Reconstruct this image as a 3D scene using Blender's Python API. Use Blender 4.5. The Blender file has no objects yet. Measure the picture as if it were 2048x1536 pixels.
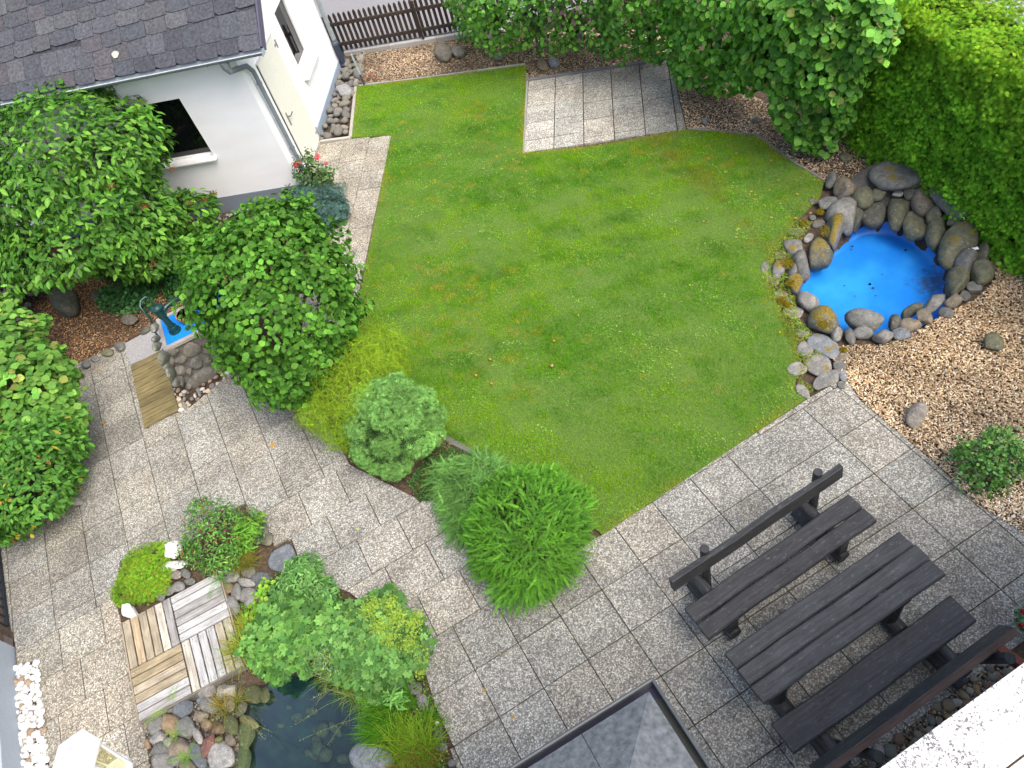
import bpy, math, random
import numpy as np
from mathutils import Vector, Matrix
from mathutils.geometry import tessellate_polygon
random.seed(7); rng = np.random.default_rng(7)
SC = bpy.context.scene; COL = SC.collection

# ---------------- camera ----------------
CH = 7.4937; PITCH = 0.876844; ROLL = -0.331157; FPX = 1531.8
_f = Vector((0, math.cos(PITCH), -math.sin(PITCH))); _r = Vector((1, 0, 0)); _u = _r.cross(_f)
_c, _s = math.cos(ROLL), math.sin(ROLL)
CR = _c*_r + _s*_u; CU = -_s*_r + _c*_u; CF = _f
cd = bpy.data.cameras.new('camera'); cam = bpy.data.objects.new('camera', cd); COL.objects.link(cam)
cam.matrix_world = Matrix(((CR.x, CU.x, -CF.x, 0), (CR.y, CU.y, -CF.y, 0), (CR.z, CU.z, -CF.z, CH), (0, 0, 0, 1)))
cd.sensor_width = 36; cd.lens = FPX/2048*36; cd.clip_start = 0.05; cd.clip_end = 2000
SC.camera = cam

# ---------------- sky, sun, exposure ----------------
SUN_EL, SUN_AZ = math.radians(58), math.radians(142)      # azimuth clockwise from +Y
w = bpy.data.worlds.new('World'); SC.world = w; w.use_nodes = True
nt = w.node_tree; bg = nt.nodes['Background']; sky = nt.nodes.new('ShaderNodeTexSky')
sky.sky_type = 'NISHITA'; sky.sun_disc = False; sky.sun_elevation = SUN_EL; sky.sun_rotation = SUN_AZ
sky.dust_density = 6.0; sky.air_density = 1.0; sky.ozone_density = 1.0
nt.links.new(sky.outputs[0], bg.inputs[0]); bg.inputs[1].default_value = 0.15
sl = bpy.data.lights.new('sun', 'SUN'); sl.energy = 1.0; sl.angle = math.radians(38); sl.color = (1, .97, .92)
so = bpy.data.objects.new('sun', sl); COL.objects.link(so)
sd = Vector((math.sin(SUN_AZ)*math.cos(SUN_EL), math.cos(SUN_AZ)*math.cos(SUN_EL), math.sin(SUN_EL)))
so.rotation_euler = (-sd).to_track_quat('-Z', 'Y').to_euler(); so.location = sd*30
SC.view_settings.view_transform = 'Standard'; SC.view_settings.look = 'None'
SC.view_settings.exposure = 0.95; SC.view_settings.gamma = 1
SC.render.engine = 'CYCLES'
try:
    SC.cycles.use_denoising = True; SC.cycles.max_bounces = 6
except Exception: pass

# ---------------- helpers ----------------
def P(px, py, z=0.0):
    """point of the horizontal plane at height z seen at photo pixel (px, py)"""
    d = CF + CR*((px-1024)/FPX) - CU*((py-768)/FPX)
    t = (z-CH)/d.z
    return Vector((d.x*t, d.y*t, z))
def PL(pts, z=0.0): return [tuple(P(x, y, z)[:2]) for x, y in pts]
ORG = {}
def thing(name, label, cat, loc=(0, 0, 0), group=None):
    o = bpy.data.objects.new(name, None); COL.objects.link(o); o.location = loc
    o.empty_display_size = .1
    ORG[o.name] = Vector(loc); return tag(o, label, cat, group)
def tag(o, label=None, cat=None, group=None, kind=None):
    if label: o['label'] = label
    if cat: o['category'] = cat
    if group: o['group'] = group
    if kind: o['kind'] = kind
    return o
def link_mesh(name, me, parent=None, loc=None, mat=None):
    o = bpy.data.objects.new(name, me); COL.objects.link(o)
    if parent is not None:
        o.parent = parent; ORG[o.name] = ORG[parent.name]
    else:
        o.location = loc or (0, 0, 0); ORG[o.name] = Vector(loc or (0, 0, 0))
    if mat: me.materials.append(mat)
    return o
def np_mesh(name, V, F, C=None, mat=None, parent=None, loc=(0, 0, 0), smooth=False):
    """V (n,3) world, F (m,k) all the same k, C (m,3|4) per face colour"""
    V = np.asarray(V, np.float32); F = np.asarray(F, np.int32)
    off = np.array(ORG[parent.name] if parent is not None else loc, np.float32)
    me = bpy.data.meshes.new(name); n, (m, k) = len(V), F.shape
    me.vertices.add(n); me.vertices.foreach_set('co', (V-off).ravel())
    me.loops.add(m*k); me.loops.foreach_set('vertex_index', F.ravel())
    me.polygons.add(m); me.polygons.foreach_set('loop_start', np.arange(0, m*k, k, dtype=np.int32))
    try: me.polygons.foreach_set('loop_total', np.full(m, k, np.int32))
    except Exception: pass
    if smooth: me.polygons.foreach_set('use_smooth', np.ones(m, bool))
    me.update(calc_edges=True)
    if C is not None:
        C = np.asarray(C, np.float32)
        if C.shape[1] == 3: C = np.hstack([C, np.ones((len(C), 1), np.float32)])
        at = me.color_attributes.new('Col', 'FLOAT_COLOR', 'CORNER')
        at.data.foreach_set('color', np.repeat(C, k, axis=0).ravel())
    return link_mesh(name, me, parent, loc, mat)
class MB:
    def __init__(s): s.v = []; s.f = []; s.c = []; s.uv = []
    def add(s, vs, fs, col=(1, 1, 1), uvs=None):
        b = len(s.v); s.v += [tuple(x) for x in vs]
        for i, f in enumerate(fs):
            s.f.append([b+j for j in f]); s.c.append(col)
            s.uv.append(uvs[i] if uvs else [(0, 0)]*len(f))
    def box(s, c, ax, ay, az, col=(1, 1, 1)):
        """half-extent vectors; UV runs along ax (metres) with a random offset: grain"""
        c, ax, ay, az = Vector(c), Vector(ax), Vector(ay), Vector(az)
        if ax.cross(ay).dot(az) < 0: az = -az
        q = [c+i*ax+j*ay+k*az for k in (-1, 1) for j in (-1, 1) for i in (-1, 1)]
        fs = [(0, 2, 3, 1), (4, 5, 7, 6), (0, 1, 5, 4), (2, 6, 7, 3), (0, 4, 6, 2), (1, 3, 7, 5)]
        lx, ly, lz = ax.length, ay.length, az.length; o = random.random()*50; p = random.random()*50
        co = [(i*lx, j*ly, k*lz) for k in (-1, 1) for j in (-1, 1) for i in (-1, 1)]
        uvs = []
        for n, f in enumerate(fs):
            if n < 2: uvs.append([(o+co[t][0], p+co[t][1]) for t in f])
            elif n < 4: uvs.append([(o+co[t][0], p+co[t][2]+ly) for t in f])
            else: uvs.append([(o+co[t][2], p+co[t][1]) for t in f])
        s.add(q, fs, col, uvs)
    def zbox(s, x0, x1, y0, y1, z0, z1, col=(1, 1, 1), O=(0, 0), ang=0):
        ca, sa = math.cos(ang), math.sin(ang); X = Vector((ca, sa, 0)); Y = Vector((-sa, ca, 0))
        c = Vector((O[0], O[1], 0)) + X*(x0+x1)/2 + Y*(y0+y1)/2 + Vector((0, 0, (z0+z1)/2))
        s.box(c, X*(x1-x0)/2, Y*(y1-y0)/2, Vector((0, 0, (z1-z0)/2)), col)
    def prism(s, poly, z0, z1, col=(1, 1, 1)):
        a = sum(poly[i][0]*poly[(i+1) % len(poly)][1]-poly[(i+1) % len(poly)][0]*poly[i][1] for i in range(len(poly)))
        if a < 0: poly = poly[::-1]
        n = len(poly); vs = [(x, y, z1) for x, y in poly]+[(x, y, z0) for x, y in poly]
        tris = tessellate_polygon([[Vector((x, y, 0)) for x, y in poly]])
        fs = []
        for t in tris:
            A, B, Cc = [Vector(vs[i]) for i in t]
            fs.append(tuple(t) if (B-A).cross(Cc-A).z > 0 else tuple(t)[::-1])
        fs += [(i, n+i, n+(i+1) % n, (i+1) % n) for i in range(n)]
        s.add(vs, fs, col)
    def tube(s, pts, rad, n=10, col=(1, 1, 1), cap=True, up=None):
        pts = [Vector(p) for p in pts]
        if not hasattr(rad, '__len__'): rad = [rad]*len(pts)
        b = len(s.v); prev = None; o = random.random()*40; L = 0
        rings = []
        for i, p in enumerate(pts):
            t = (pts[min(i+1, len(pts)-1)]-pts[max(i-1, 0)]).normalized()
            if prev is None: prev = t.orthogonal().normalized() if up is None else Vector(up)
            x = (prev-t*prev.dot(t)).normalized(); prev = x; y = t.cross(x)
            rings.append([p+(x*math.cos(2*math.pi*k/n)+y*math.sin(2*math.pi*k/n))*rad[i] for k in range(n)])
        vs = [q for r in rings for q in r]; fs = []; uvs = []
        for i in range(len(pts)-1):
            l = (pts[i+1]-pts[i]).length
            for k in range(n):
                k2 = (k+1) % n; fs.append((i*n+k, i*n+k2, (i+1)*n+k2, (i+1)*n+k))
                uvs.append([(o+L, k*.02), (o+L, (k+1)*.02), (o+L+l, (k+1)*.02), (o+L+l, k*.02)])
            L += l
        if cap:
            fs.append(tuple(range(n))[::-1]); uvs.append([(o, k*.01) for k in range(n)])
            m = (len(pts)-1)*n; fs.append(tuple(range(m, m+n))); uvs.append([(o, k*.01) for k in range(n)])
        s.add(vs, fs, col, uvs)
    def build(s, name, mat, parent=None, loc=(0, 0, 0), bevel=0, smooth=False, seg=2):
        off = ORG[parent.name] if parent is not None else Vector(loc)
        me = bpy.data.meshes.new(name); me.from_pydata([tuple(Vector(v)-off) for v in s.v], [], s.f); me.update()
        at = me.color_attributes.new('Col', 'FLOAT_COLOR', 'CORNER'); uv = me.uv_layers.new(name='UVMap')
        i = 0
        for f, c, u in zip(s.f, s.c, s.uv):
            for k in range(len(f)):
                at.data[i].color = (c[0], c[1], c[2], 1); uv.data[i].uv = u[k]; i += 1
        if smooth:
            for p in me.polygons: p.use_smooth = True
        o = link_mesh(name, me, parent, loc, mat)
        if bevel:
            m = o.modifiers.new('bevel', 'BEVEL'); m.width = bevel; m.segments = seg; m.limit_method = 'ANGLE'; m.angle_limit = .6
        return o
def inpoly(x, y, poly):
    x = np.asarray(x); y = np.asarray(y); r = np.zeros(x.shape, bool); n = len(poly)
    for i in range(n):
        x0, y0 = poly[i]; x1, y1 = poly[(i+1) % n]
        if y0 == y1: continue
        c = ((y0 > y) != (y1 > y)) & (x < (x1-x0)*(y-y0)/(y1-y0)+x0); r ^= c
    return r
def edgedist(x, y, poly):
    d = np.full(np.shape(x), 1e9); n = len(poly)
    for i in range(n):
        a = np.array(poly[i]); b = np.array(poly[(i+1) % n]); e = b-a; L = e@e+1e-12
        t = np.clip(((x-a[0])*e[0]+(y-a[1])*e[1])/L, 0, 1)
        d = np.minimum(d, np.hypot(x-a[0]-t*e[0], y-a[1]-t*e[1]))
    return d
_nz = rng.normal(size=(6, 24, 2)); _np = rng.uniform(0, 6.28, (6, 24))
def fnoise(x, y, s, k=0):
    """smooth pseudo noise, about -1..1, feature size s"""
    v = 0
    for i in range(12): v = v+np.sin((x*_nz[k, i, 0]+y*_nz[k, i, 1])*2.2/s+_np[k, i])
    return v/4.0
def sample(poly, n, mask=None):
    xs = [p[0] for p in poly]; ys = [p[1] for p in poly]
    X = []; Y = []; got = 0
    for _ in range(60):
        x = rng.uniform(min(xs), max(xs), n); y = rng.uniform(min(ys), max(ys), n); m = inpoly(x, y, poly)
        if mask is not None: m &= mask(x, y)
        X.append(x[m]); Y.append(y[m]); got += m.sum()
        if got >= n: break
    return np.concatenate(X)[:n], np.concatenate(Y)[:n]
def area(poly): return abs(sum(poly[i][0]*poly[(i+1) % len(poly)][1]-poly[(i+1) % len(poly)][0]*poly[i][1] for i in range(len(poly))))/2

# ---------------- materials ----------------
MATS = {}
def mat(name):
    m = bpy.data.materials.new(name); m.use_nodes = True; MATS[name] = m
    nt = m.node_tree; b = nt.nodes['Principled BSDF']; return m, nt, b
def nd(nt, t, **k):
    n = nt.nodes.new('ShaderNode'+t)
    for a, v in k.items():
        if a in n.inputs.keys(): n.inputs[a].default_value = v
        else: setattr(n, a, v)
    return n
def ramp(nt, fac, stops, interp='LINEAR'):
    r = nt.nodes.new('ShaderNodeValToRGB'); e = r.color_ramp.elements; r.color_ramp.interpolation = interp
    while len(e) < len(stops): e.new(.5)
    for q, (p, c) in zip(e, stops): q.position = p; q.color = (*c, 1) if len(c) == 3 else c
    nt.links.new(fac, r.inputs[0]); return r.outputs[0]
def mix(nt, a, b, f, mode='MIX'):
    n = nt.nodes.new('ShaderNodeMix'); n.data_type = 'RGBA'; n.blend_type = mode
    for i, v in ((6, a), (7, b), (0, f)):
        if isinstance(v, (int, float)): n.inputs[i].default_value = v
        elif isinstance(v, tuple): n.inputs[i].default_value = (*v, 1)
        else: nt.links.new(v, n.inputs[i])
    return n.outputs[2]
def bump(nt, b, h, strength=.5, dist=.01):
    n = nd(nt, 'Bump'); n.inputs['Strength'].default_value = strength; n.inputs['Distance'].default_value = dist
    nt.links.new(h, n.inputs['Height']); nt.links.new(n.outputs[0], b.inputs['Normal'])
def coords(nt, kind='Object', scale=None):
    tc = nd(nt, 'TexCoord'); o = tc.outputs[kind]
    if scale:
        mp = nd(nt, 'Mapping'); mp.inputs['Scale'].default_value = scale; nt.links.new(o, mp.inputs[0]); o = mp.outputs[0]
    return o
def noise(nt, co, scale, detail=4, rough=.55, out=0):
    n = nd(nt, 'TexNoise'); n.inputs['Scale'].default_value = scale; n.inputs['Detail'].default_value = detail
    n.inputs['Roughness'].default_value = rough; nt.links.new(co, n.inputs['Vector']); return n.outputs[out]
def attr(nt): n = nd(nt, 'Attribute'); n.attribute_name = 'Col'; return n.outputs['Color']

def m_leaf(name, trans=.28, rough=.55, spec=.18):
    m, nt, b = mat(name); a = attr(nt)
    co = coords(nt); n = noise(nt, co, 60, 2)
    c = mix(nt, a, ramp(nt, n, [(.3, (.72, .72, .72)), (.7, (1.2, 1.2, 1.15))]), 1.0, 'MULTIPLY')
    nt.links.new(c, b.inputs['Base Color']); b.inputs['Roughness'].default_value = rough
    b.inputs['Specular IOR Level'].default_value = spec
    t = nd(nt, 'BsdfTranslucent'); nt.links.new(mix(nt, c, (1.1, 1.25, .5), 1.0, 'MULTIPLY'), t.inputs[0])
    ms = nd(nt, 'MixShader'); ms.inputs[0].default_value = trans
    nt.links.new(b.outputs[0], ms.inputs[1]); nt.links.new(t.outputs[0], ms.inputs[2])
    nt.links.new(ms.outputs[0], nt.nodes['Material Output'].inputs[0]); return m
LEAF = m_leaf('leaf'); LEAFG = m_leaf('leaf_glossy', .26, .45, .22); GRASS = m_leaf('grass_blade', .45, .9, .0)
NEEDLE = m_leaf('needle', .16, .75, .08)
def m_attr(name, rough=.8, nscale=40, lo=.75, hi=1.2, bmp=.3, spec=.3, metal=0):
    m, nt, b = mat(name); a = attr(nt); co = coords(nt); n = noise(nt, co, nscale, 6)
    c = mix(nt, a, ramp(nt, n, [(.3, (lo,)*3), (.7, (hi,)*3)]), 1.0, 'MULTIPLY')
    nt.links.new(c, b.inputs['Base Color']); b.inputs['Roughness'].default_value = rough
    b.inputs['Specular IOR Level'].default_value = spec; b.inputs['Metallic'].default_value = metal
    if bmp: bump(nt, b, n, bmp, .01)
    return m
CHIP = m_attr('wood_chip', .85, 60); CONC = m_attr('concrete', .9, 70, .8, 1.15, .4); BARK = m_attr('bark', .9, 50, .6, 1.3, .8)
METAL = m_attr('grey_metal', .5, 12, .88, 1.08, 0, .4, .0); PLAIN = m_attr('painted', .55, 30, .93, 1.05, 0, .4)
SLATE = m_attr('slate', .85, 25, .62, 1.35, .5, .2); PETAL = m_leaf('petal', .3, .5, .2)
# washed aggregate slabs
AGG, nt, b = mat('washed_aggregate'); co = coords(nt)
vo = nd(nt, 'TexVoronoi'); vo.inputs['Scale'].default_value = 78; nt.links.new(co, vo.inputs['Vector'])
vo.inputs['Randomness'].default_value = 1
sp = nd(nt, 'SeparateColor'); nt.links.new(vo.outputs['Color'], sp.inputs[0])
st = ramp(nt, sp.outputs[0], [(0, (.22, .21, .205)), (.16, (.46, .44, .41)), (.32, (.32, .31, .31)), (.46, (.64, .635, .62)), (.6, (.37, .33, .29)),
     (.72, (.52, .51, .48)), (.86, (.74, .74, .73)), (.93, (.25, .25, .26))], 'CONSTANT')
de = ramp(nt, vo.outputs['Distance'], [(.25, (1, 1, 1)), (.62, (.58, .57, .55))])
c = mix(nt, st, de, 1.0, 'MULTIPLY')
c = mix(nt, c, attr(nt), 1.0, 'MULTIPLY')
c = mix(nt, c, ramp(nt, noise(nt, co, 1.6, 6, .62), [(.32, (.66, .665, .62)), (.62, (1.0, 1.02, .95))]), 1.0, 'MULTIPLY')
c = mix(nt, c, (.10, .095, .06), ramp(nt, noise(nt, co, 3.4, 9, .72), [(.56, (0, 0, 0)), (.72, (.55, .55, .55))]))
nt.links.new(c, b.inputs['Base Color']); b.inputs['Roughness'].default_value = .8
iv = nd(nt, 'Math', operation='SUBTRACT'); iv.inputs[0].default_value = 1; nt.links.new(vo.outputs['Distance'], iv.inputs[1])
bump(nt, b, iv.outputs[0], .5, .006)
# soil
SOIL, nt, b = mat('soil'); co = coords(nt)
c = ramp(nt, noise(nt, co, 22, 8, .7), [(.3, (.035, .024, .016)), (.55, (.085, .058, .036)), (.75, (.17, .12, .075))])
c = mix(nt, c, attr(nt), 1.0, 'MULTIPLY')
nt.links.new(c, b.inputs['Base Color']); b.inputs['Roughness'].default_value = .95; bump(nt, b, noise(nt, co, 40, 6), .8, .02)
# lawn soil/thatch
TURF, nt, b = mat('turf'); co = coords(nt)
c = ramp(nt, noise(nt, co, 30, 8, .7), [(.3, (.06, .12, .018)), (.6, (.12, .21, .03)), (.8, (.20, .22, .06))])
nt.links.new(c, b.inputs['Base Color']); b.inputs['Roughness'].default_value = .95; bump(nt, b, noise(nt, co, 90, 4), .8, .015)
ASPH, nt, b = mat('asphalt'); co = coords(nt)
c = ramp(nt, noise(nt, co, 45, 8, .8), [(.3, (.16, .16, .17)), (.6, (.27, .27, .275)), (.8, (.36, .35, .34))])
nt.links.new(c, b.inputs['Base Color']); b.inputs['Roughness'].default_value = .9
# render of the white walls
RENDER, nt, b = mat('white_render'); co = coords(nt)
n1 = noise(nt, co, 90, 6, .7); n2 = noise(nt, coords(nt, 'Object', (.6, .6, 2.2)), 1.6, 5)
c = mix(nt, attr(nt), ramp(nt, n2, [(.35, (.96, .955, .95)), (.6, (1, 1, 1))]), 1.0, 'MULTIPLY')
nt.links.new(c, b.inputs['Base Color']); b.inputs['Roughness'].default_value = .9; bump(nt, b, n1, .45, .008)
# stone with object colour; alpha < 1 gives moss
def m_stone(name, scale=14, mossy=True):
    m, nt, b = mat(name); oi = nd(nt, 'ObjectInfo'); co = coords(nt)
    n1 = noise(nt, co, scale, 8, .65); n2 = noise(nt, co, scale*8, 3, .6)
    c = mix(nt, oi.outputs['Color'], ramp(nt, n1, [(.3, (.55, .55, .56)), (.5, (.95, .95, .95)), (.72, (1.45, 1.42, 1.35))]), 1.0, 'MULTIPLY')
    c = mix(nt, c, ramp(nt, n2, [(.35, (.72, .72, .72)), (.65, (1.28, 1.28, 1.28))]), 1.0, 'MULTIPLY')
    n3 = noise(nt, co, scale*2.2, 4, .7); c = mix(nt, c, (.36, .37, .33), ramp(nt, n3, [(.60, (0, 0, 0)), (.68, (.55, .55, .55))]))
    if mossy:
        g = nd(nt, 'NewGeometry'); sx = nd(nt, 'SeparateXYZ'); nt.links.new(g.outputs['Normal'], sx.inputs[0])
        mm = nd(nt, 'Math', operation='MULTIPLY'); nt.links.new(sx.outputs[2], mm.inputs[0])
        nt.links.new(noise(nt, co, 5.5, 3), mm.inputs[1])
        iva = nd(nt, 'Math', operation='SUBTRACT'); iva.inputs[0].default_value = 1; nt.links.new(oi.outputs['Alpha'], iva.inputs[1])
        ad = nd(nt, 'Math', operation='ADD'); nt.links.new(mm.outputs[0], ad.inputs[0]); nt.links.new(iva.outputs[0], ad.inputs[1])
        f = ramp(nt, ad.outputs[0], [(.60, (0, 0, 0)), (.72, (1, 1, 1))])
        gt = nd(nt, 'Math', operation='GREATER_THAN'); gt.inputs[1].default_value = .02; nt.links.new(iva.outputs[0], gt.inputs[0])
        fm = nd(nt, 'Math', operation='MULTIPLY'); nt.links.new(f, fm.inputs[0]); nt.links.new(gt.outputs[0], fm.inputs[1])
        ms = ramp(nt, noise(nt, co, 60, 4), [(.35, (.09, .075, .012)), (.65, (.26, .19, .02))])
        c = mix(nt, c, ms, fm.outputs[0])
    nt.links.new(c, b.inputs['Base Color']); b.inputs['Roughness'].default_value = .8; bump(nt, b, n1, .45, .02); return m
STONE = m_stone('stone'); PEBBLE = m_stone('pebble', 25, False)
# woods: UV x along the grain
def m_wood(name, dark, light, streak=(2, 60), rough=.75, scratch=None, knots=True):
    m, nt, b = mat(name); uv = nd(nt, 'TexCoord').outputs['UV']
    mp = nd(nt, 'Mapping'); mp.inputs['Scale'].default_value = (streak[0], streak[1], 1); nt.links.new(uv, mp.inputs[0])
    n1 = noise(nt, mp.outputs[0], 1, 6, .65); mp2 = nd(nt, 'Mapping'); mp2.inputs['Scale'].default_value = (4, 9, 1); nt.links.new(uv, mp2.inputs[0])
    n2 = noise(nt, mp2.outputs[0], 1, 5, .6)
    c = ramp(nt, n1, [(.3, dark), (.7, light)])
    c = mix(nt, c, ramp(nt, n2, [(.3, (.7, .68, .66)), (.65, (1.2, 1.2, 1.22))]), 1.0, 'MULTIPLY')
    c = mix(nt, c, attr(nt), 1.0, 'MULTIPLY')
    if scratch:
        mp3 = nd(nt, 'Mapping'); mp3.inputs['Scale'].default_value = (9, 26, 1); mp3.inputs['Rotation'].default_value = (0, 0, .5); nt.links.new(uv, mp3.inputs[0])
        n3 = noise(nt, mp3.outputs[0], 1.3, 8, .8)
        c = mix(nt, c, scratch, ramp(nt, n3, [(.56, (0, 0, 0)), (.66, (.6, .6, .6))]))
    nt.links.new(c, b.inputs['Base Color']); b.inputs['Roughness'].default_value = rough
    bump(nt, b, n1, .35, .006); return m
W_DARK = m_wood('dark_stained_wood', (.012, .0135, .016), (.048, .051, .053), (2.2, 55), .6, (.20, .20, .205))
W_DECK = m_wood('weathered_decking', (.28, .27, .245), (.66, .66, .625), (2.5, 70), .8, (.10, .09, .085))
W_STEP = m_wood('mossy_decking', (.10, .085, .035), (.27, .22, .10), (2.5, 60), .85)
W_FENCE = m_wood('brown_fence_wood', (.02, .014, .011), (.06, .042, .034), (2, 60), .8)
def m_simple(name, c, rough=.5, metal=0, spec=.5):
    m, nt, b = mat(name); n = noise(nt, coords(nt), 9, 5)
    cc = mix(nt, c, ramp(nt, n, [(.3, (.88,)*3), (.7, (1.08,)*3)]), 1.0, 'MULTIPLY')
    nt.links.new(cc, b.inputs['Base Color']); b.inputs['Roughness'].default_value = rough; b.inputs['Metallic'].default_value = metal
    b.inputs['Specular IOR Level'].default_value = spec; return m
GLASSD = m_simple('dark_window_glass', (.004, .005, .006), .04, 0, .8)
# =================== ground, paving, lawn ===================
A0 = math.radians(-16.5)                                  # house and upper garden grid
def HF(u, v, z=0):                                        # house frame: u left along the front, v back along the gable
    return HC + HA*u + HB*v + Vector((0, 0, z))
HC = Vector((-2.356, 11.961, 0)); HA = Vector((math.cos(math.radians(163.5)), math.sin(math.radians(163.5)), 0)); HB = Vector((math.cos(math.radians(73.5)), math.sin(math.radians(73.5)), 0))
POOL = [tuple(p) for p in PL([(1597, 553), (1620, 527), (1645, 505), (1690, 473), (1700, 458), (1740, 446), (1785, 447), (1830, 468), (1868, 497), (1893, 530)], -.2)]
POOL += [tuple(p) for p in PL([(1908, 590), (1880, 625), (1830, 655), (1775, 668), (1700, 650), (1640, 622), (1600, 590)], 0)]
_pc = np.mean(POOL, axis=0)
POND = PL([(470, 1375), (520, 1360), (590, 1340), (690, 1355), (720, 1400), (735, 1440), (725, 1500), (705, 1560), (640, 1640), (520, 1640), (470, 1560), (478, 1480), (470, 1430)])
WSTRIP = [tuple(HF(u, v)[:2]) for u, v in ((-.05, .3), (5.5, .3), (5.5, -.75), (.35, -.75))]
def gz(x, y):
    x = np.asarray(x, float); y = np.asarray(y, float); z = np.full(x.shape, -.03)+fnoise(x, y, .5)*.006
    for poly, dep, wd in ((POOL, -.62, .08), (POND, -1.2, .12), (WSTRIP, -.2, .3)):
        m = inpoly(x, y, poly)
        if m.any():
            z = np.where(m, -.03+(dep+.03)*np.clip(edgedist(x, y, poly)/wd, 0, 1), z)
    return z
def axis(lo, hi, st): return list(np.arange(lo, hi, st))
gx = [-400, -150, -60, -25, -15]+axis(-11.5, 9.5, .09)+[12, 16, 25, 60, 150, 400]
gy = [-400, -150, -60, -25, -8, -3]+axis(-.5, 19, .09)+[21, 24, 30, 60, 150, 400]
X, Y = np.meshgrid(gx, gy); Z = gz(X, Y); nx, ny = len(gx), len(gy)
idx = np.arange(nx*ny).reshape(ny, nx); Fq = np.stack([idx[:-1, :-1], idx[:-1, 1:], idx[1:, 1:], idx[1:, :-1]], -1).reshape(-1, 4)
g = np_mesh('ground', np.stack([X, Y, Z], -1).reshape(-1, 3), Fq, np.ones((len(Fq), 3)), SOIL, smooth=True); tag(g, kind='structure')

def clip(poly, cell):
    out = poly
    for i in range(len(cell)):
        a, b = cell[i], cell[(i+1) % len(cell)]; ins = []; 
        def side(p): return (b[0]-a[0])*(p[1]-a[1])-(b[1]-a[1])*(p[0]-a[0])
        for j in range(len(out)):
            p, q = out[j], out[(j+1) % len(out)]; sp_, sq = side(p), side(q)
            if sp_ >= 0: ins.append(p)
            if (sp_ >= 0) != (sq >= 0):
                t = sp_/(sp_-sq); ins.append((p[0]+(q[0]-p[0])*t, p[1]+(q[1]-p[1])*t))
        out = ins
        if len(out) < 3: return []
    return out
def paving(name, poly, cells, O, ang, gap=.0048, tint=None):
    """cells: (u0,u1,v0,v1) metres in the frame O,ang"""
    tris = []
    for t_ in tessellate_polygon([[Vector((x, y, 0)) for x, y in poly]]):
        t_ = [poly[i] for i in t_]; a_, b_, c_ = t_
        tris.append(t_ if (b_[0]-a_[0])*(c_[1]-a_[1])-(b_[1]-a_[1])*(c_[0]-a_[0]) > 0 else t_[::-1])
    U = (math.cos(ang), math.sin(ang)); V = (-math.sin(ang), math.cos(ang)); mb = MB()
    for (u0, u1, v0, v1) in cells:
        q = [(O[0]+U[0]*u+V[0]*v, O[1]+U[1]*u+V[1]*v) for u, v in ((u0+gap, v0+gap), (u1-gap, v0+gap), (u1-gap, v1-gap), (u0+gap, v1-gap))]
        if inpoly(np.array([p[0] for p in q]), np.array([p[1] for p in q]), poly).all() and area(clip(poly, q)) > .99*area(q): pcs = [q]
        else: pcs = [p for p in (clip(t_, q) for t_ in tris) if len(p) > 2 and area(p) > 2e-4]
        if sum(area(p) for p in pcs) < .006: continue
        cx = sum(p[0] for p in q)/4; cy = sum(p[1] for p in q)/4
        t = tint(cx, cy) if tint else (1, 1, 1); r = random.uniform(.91, 1.08); wm = random.uniform(-.025, .035); zt = random.uniform(-.002, .003)
        for pc in pcs: mb.prism(pc, -.05, zt, (t[0]*r*(1+wm), t[1]*r, t[2]*r*(1-wm)))
    o = mb.build(name, AGG); tag(o, kind='structure'); return o
# lower terrace; frame: origin at a slab corner, u along 14.1 deg, v towards the garden
TO = P(1261, 1263.5); TA = math.radians(14.0)
TERR = PL([(1205, 1070), (1285, 1014), (1620, 795), (1660, 772), (1692, 757), (1720, 800), (1800, 868), (1880, 935), (1950, 1005), (2048, 1068), (2300, 1230),
           (2300, 1130), (2048, 1281), (2000, 1316), (1708, 1536), (1560, 1650), (1400, 1760), (1250, 1960), (920, 1960), (915, 1540), (880, 1440), (855, 1360), (840, 1300), (700, 1185), (652, 1165),
           (600, 1121), (583, 1077), (549, 1094), (525, 1030), (497, 1040), (491, 1006), (440, 1030), (385, 1080), (350, 1086), (240, 1120), (228, 1190),
           (242, 1243), (286, 1440), (300, 1540), (340, 1800), (150, 1900), (100, 1540), (80, 1400), (77, 1318), (33, 1334), (31, 1290), (20, 1250), (2, 1100), (-40, 1070),
           (120, 1020), (150, 985), (130, 800), (128, 745), (165, 722), (250, 683), (262, 729), (290, 856), (357, 821), (352, 790), (380, 815), (460, 745), (520, 735), (600, 720),
           (650, 840), (700, 930), (835, 998), (875, 990), (905, 1060), (960, 1120), (1060, 1130), (1130, 1105)])
def terr_cells():
    cs = []; S = .5
    vb = [-7.3, -6.23, -5.2, -4.18, -3.14, -2.1]; off = [-3.8, -3.4, -3.0, -2.69, -2.33]
    for i in range(5):
        for k in range(-12, 14):
            cs.append(((off[i]+k*1.035)*S, (off[i]+(k+1)*1.035)*S, -vb[i+1]*S, -vb[i]*S))
    v = -2.1
    for j in range(8):
        v1 = [-1.04, 0, 1.01, 2.03, 3.05, 4.07, 5.1, 6.1][j]
        for k in range(-14, 12):
            o = 0 if k < 5 else .1
            cs.append(((k+o)*S if not (k == 5) else 5*S, (k+1+(0 if k < 4 else .1))*S, -v1*S, -v*S))
        v = v1
    for k in range(-14, -1):
        o = random.choice([0, .32, .6, .68])
        n = 0; v = -7.3
        while v > -19:
            h = 1.04 if n else o+.3
            cs.append(((k-.1)*S, (k+.9)*S, -v*S, -(v-h)*S)); v -= h; n += 1
    return cs
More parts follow.
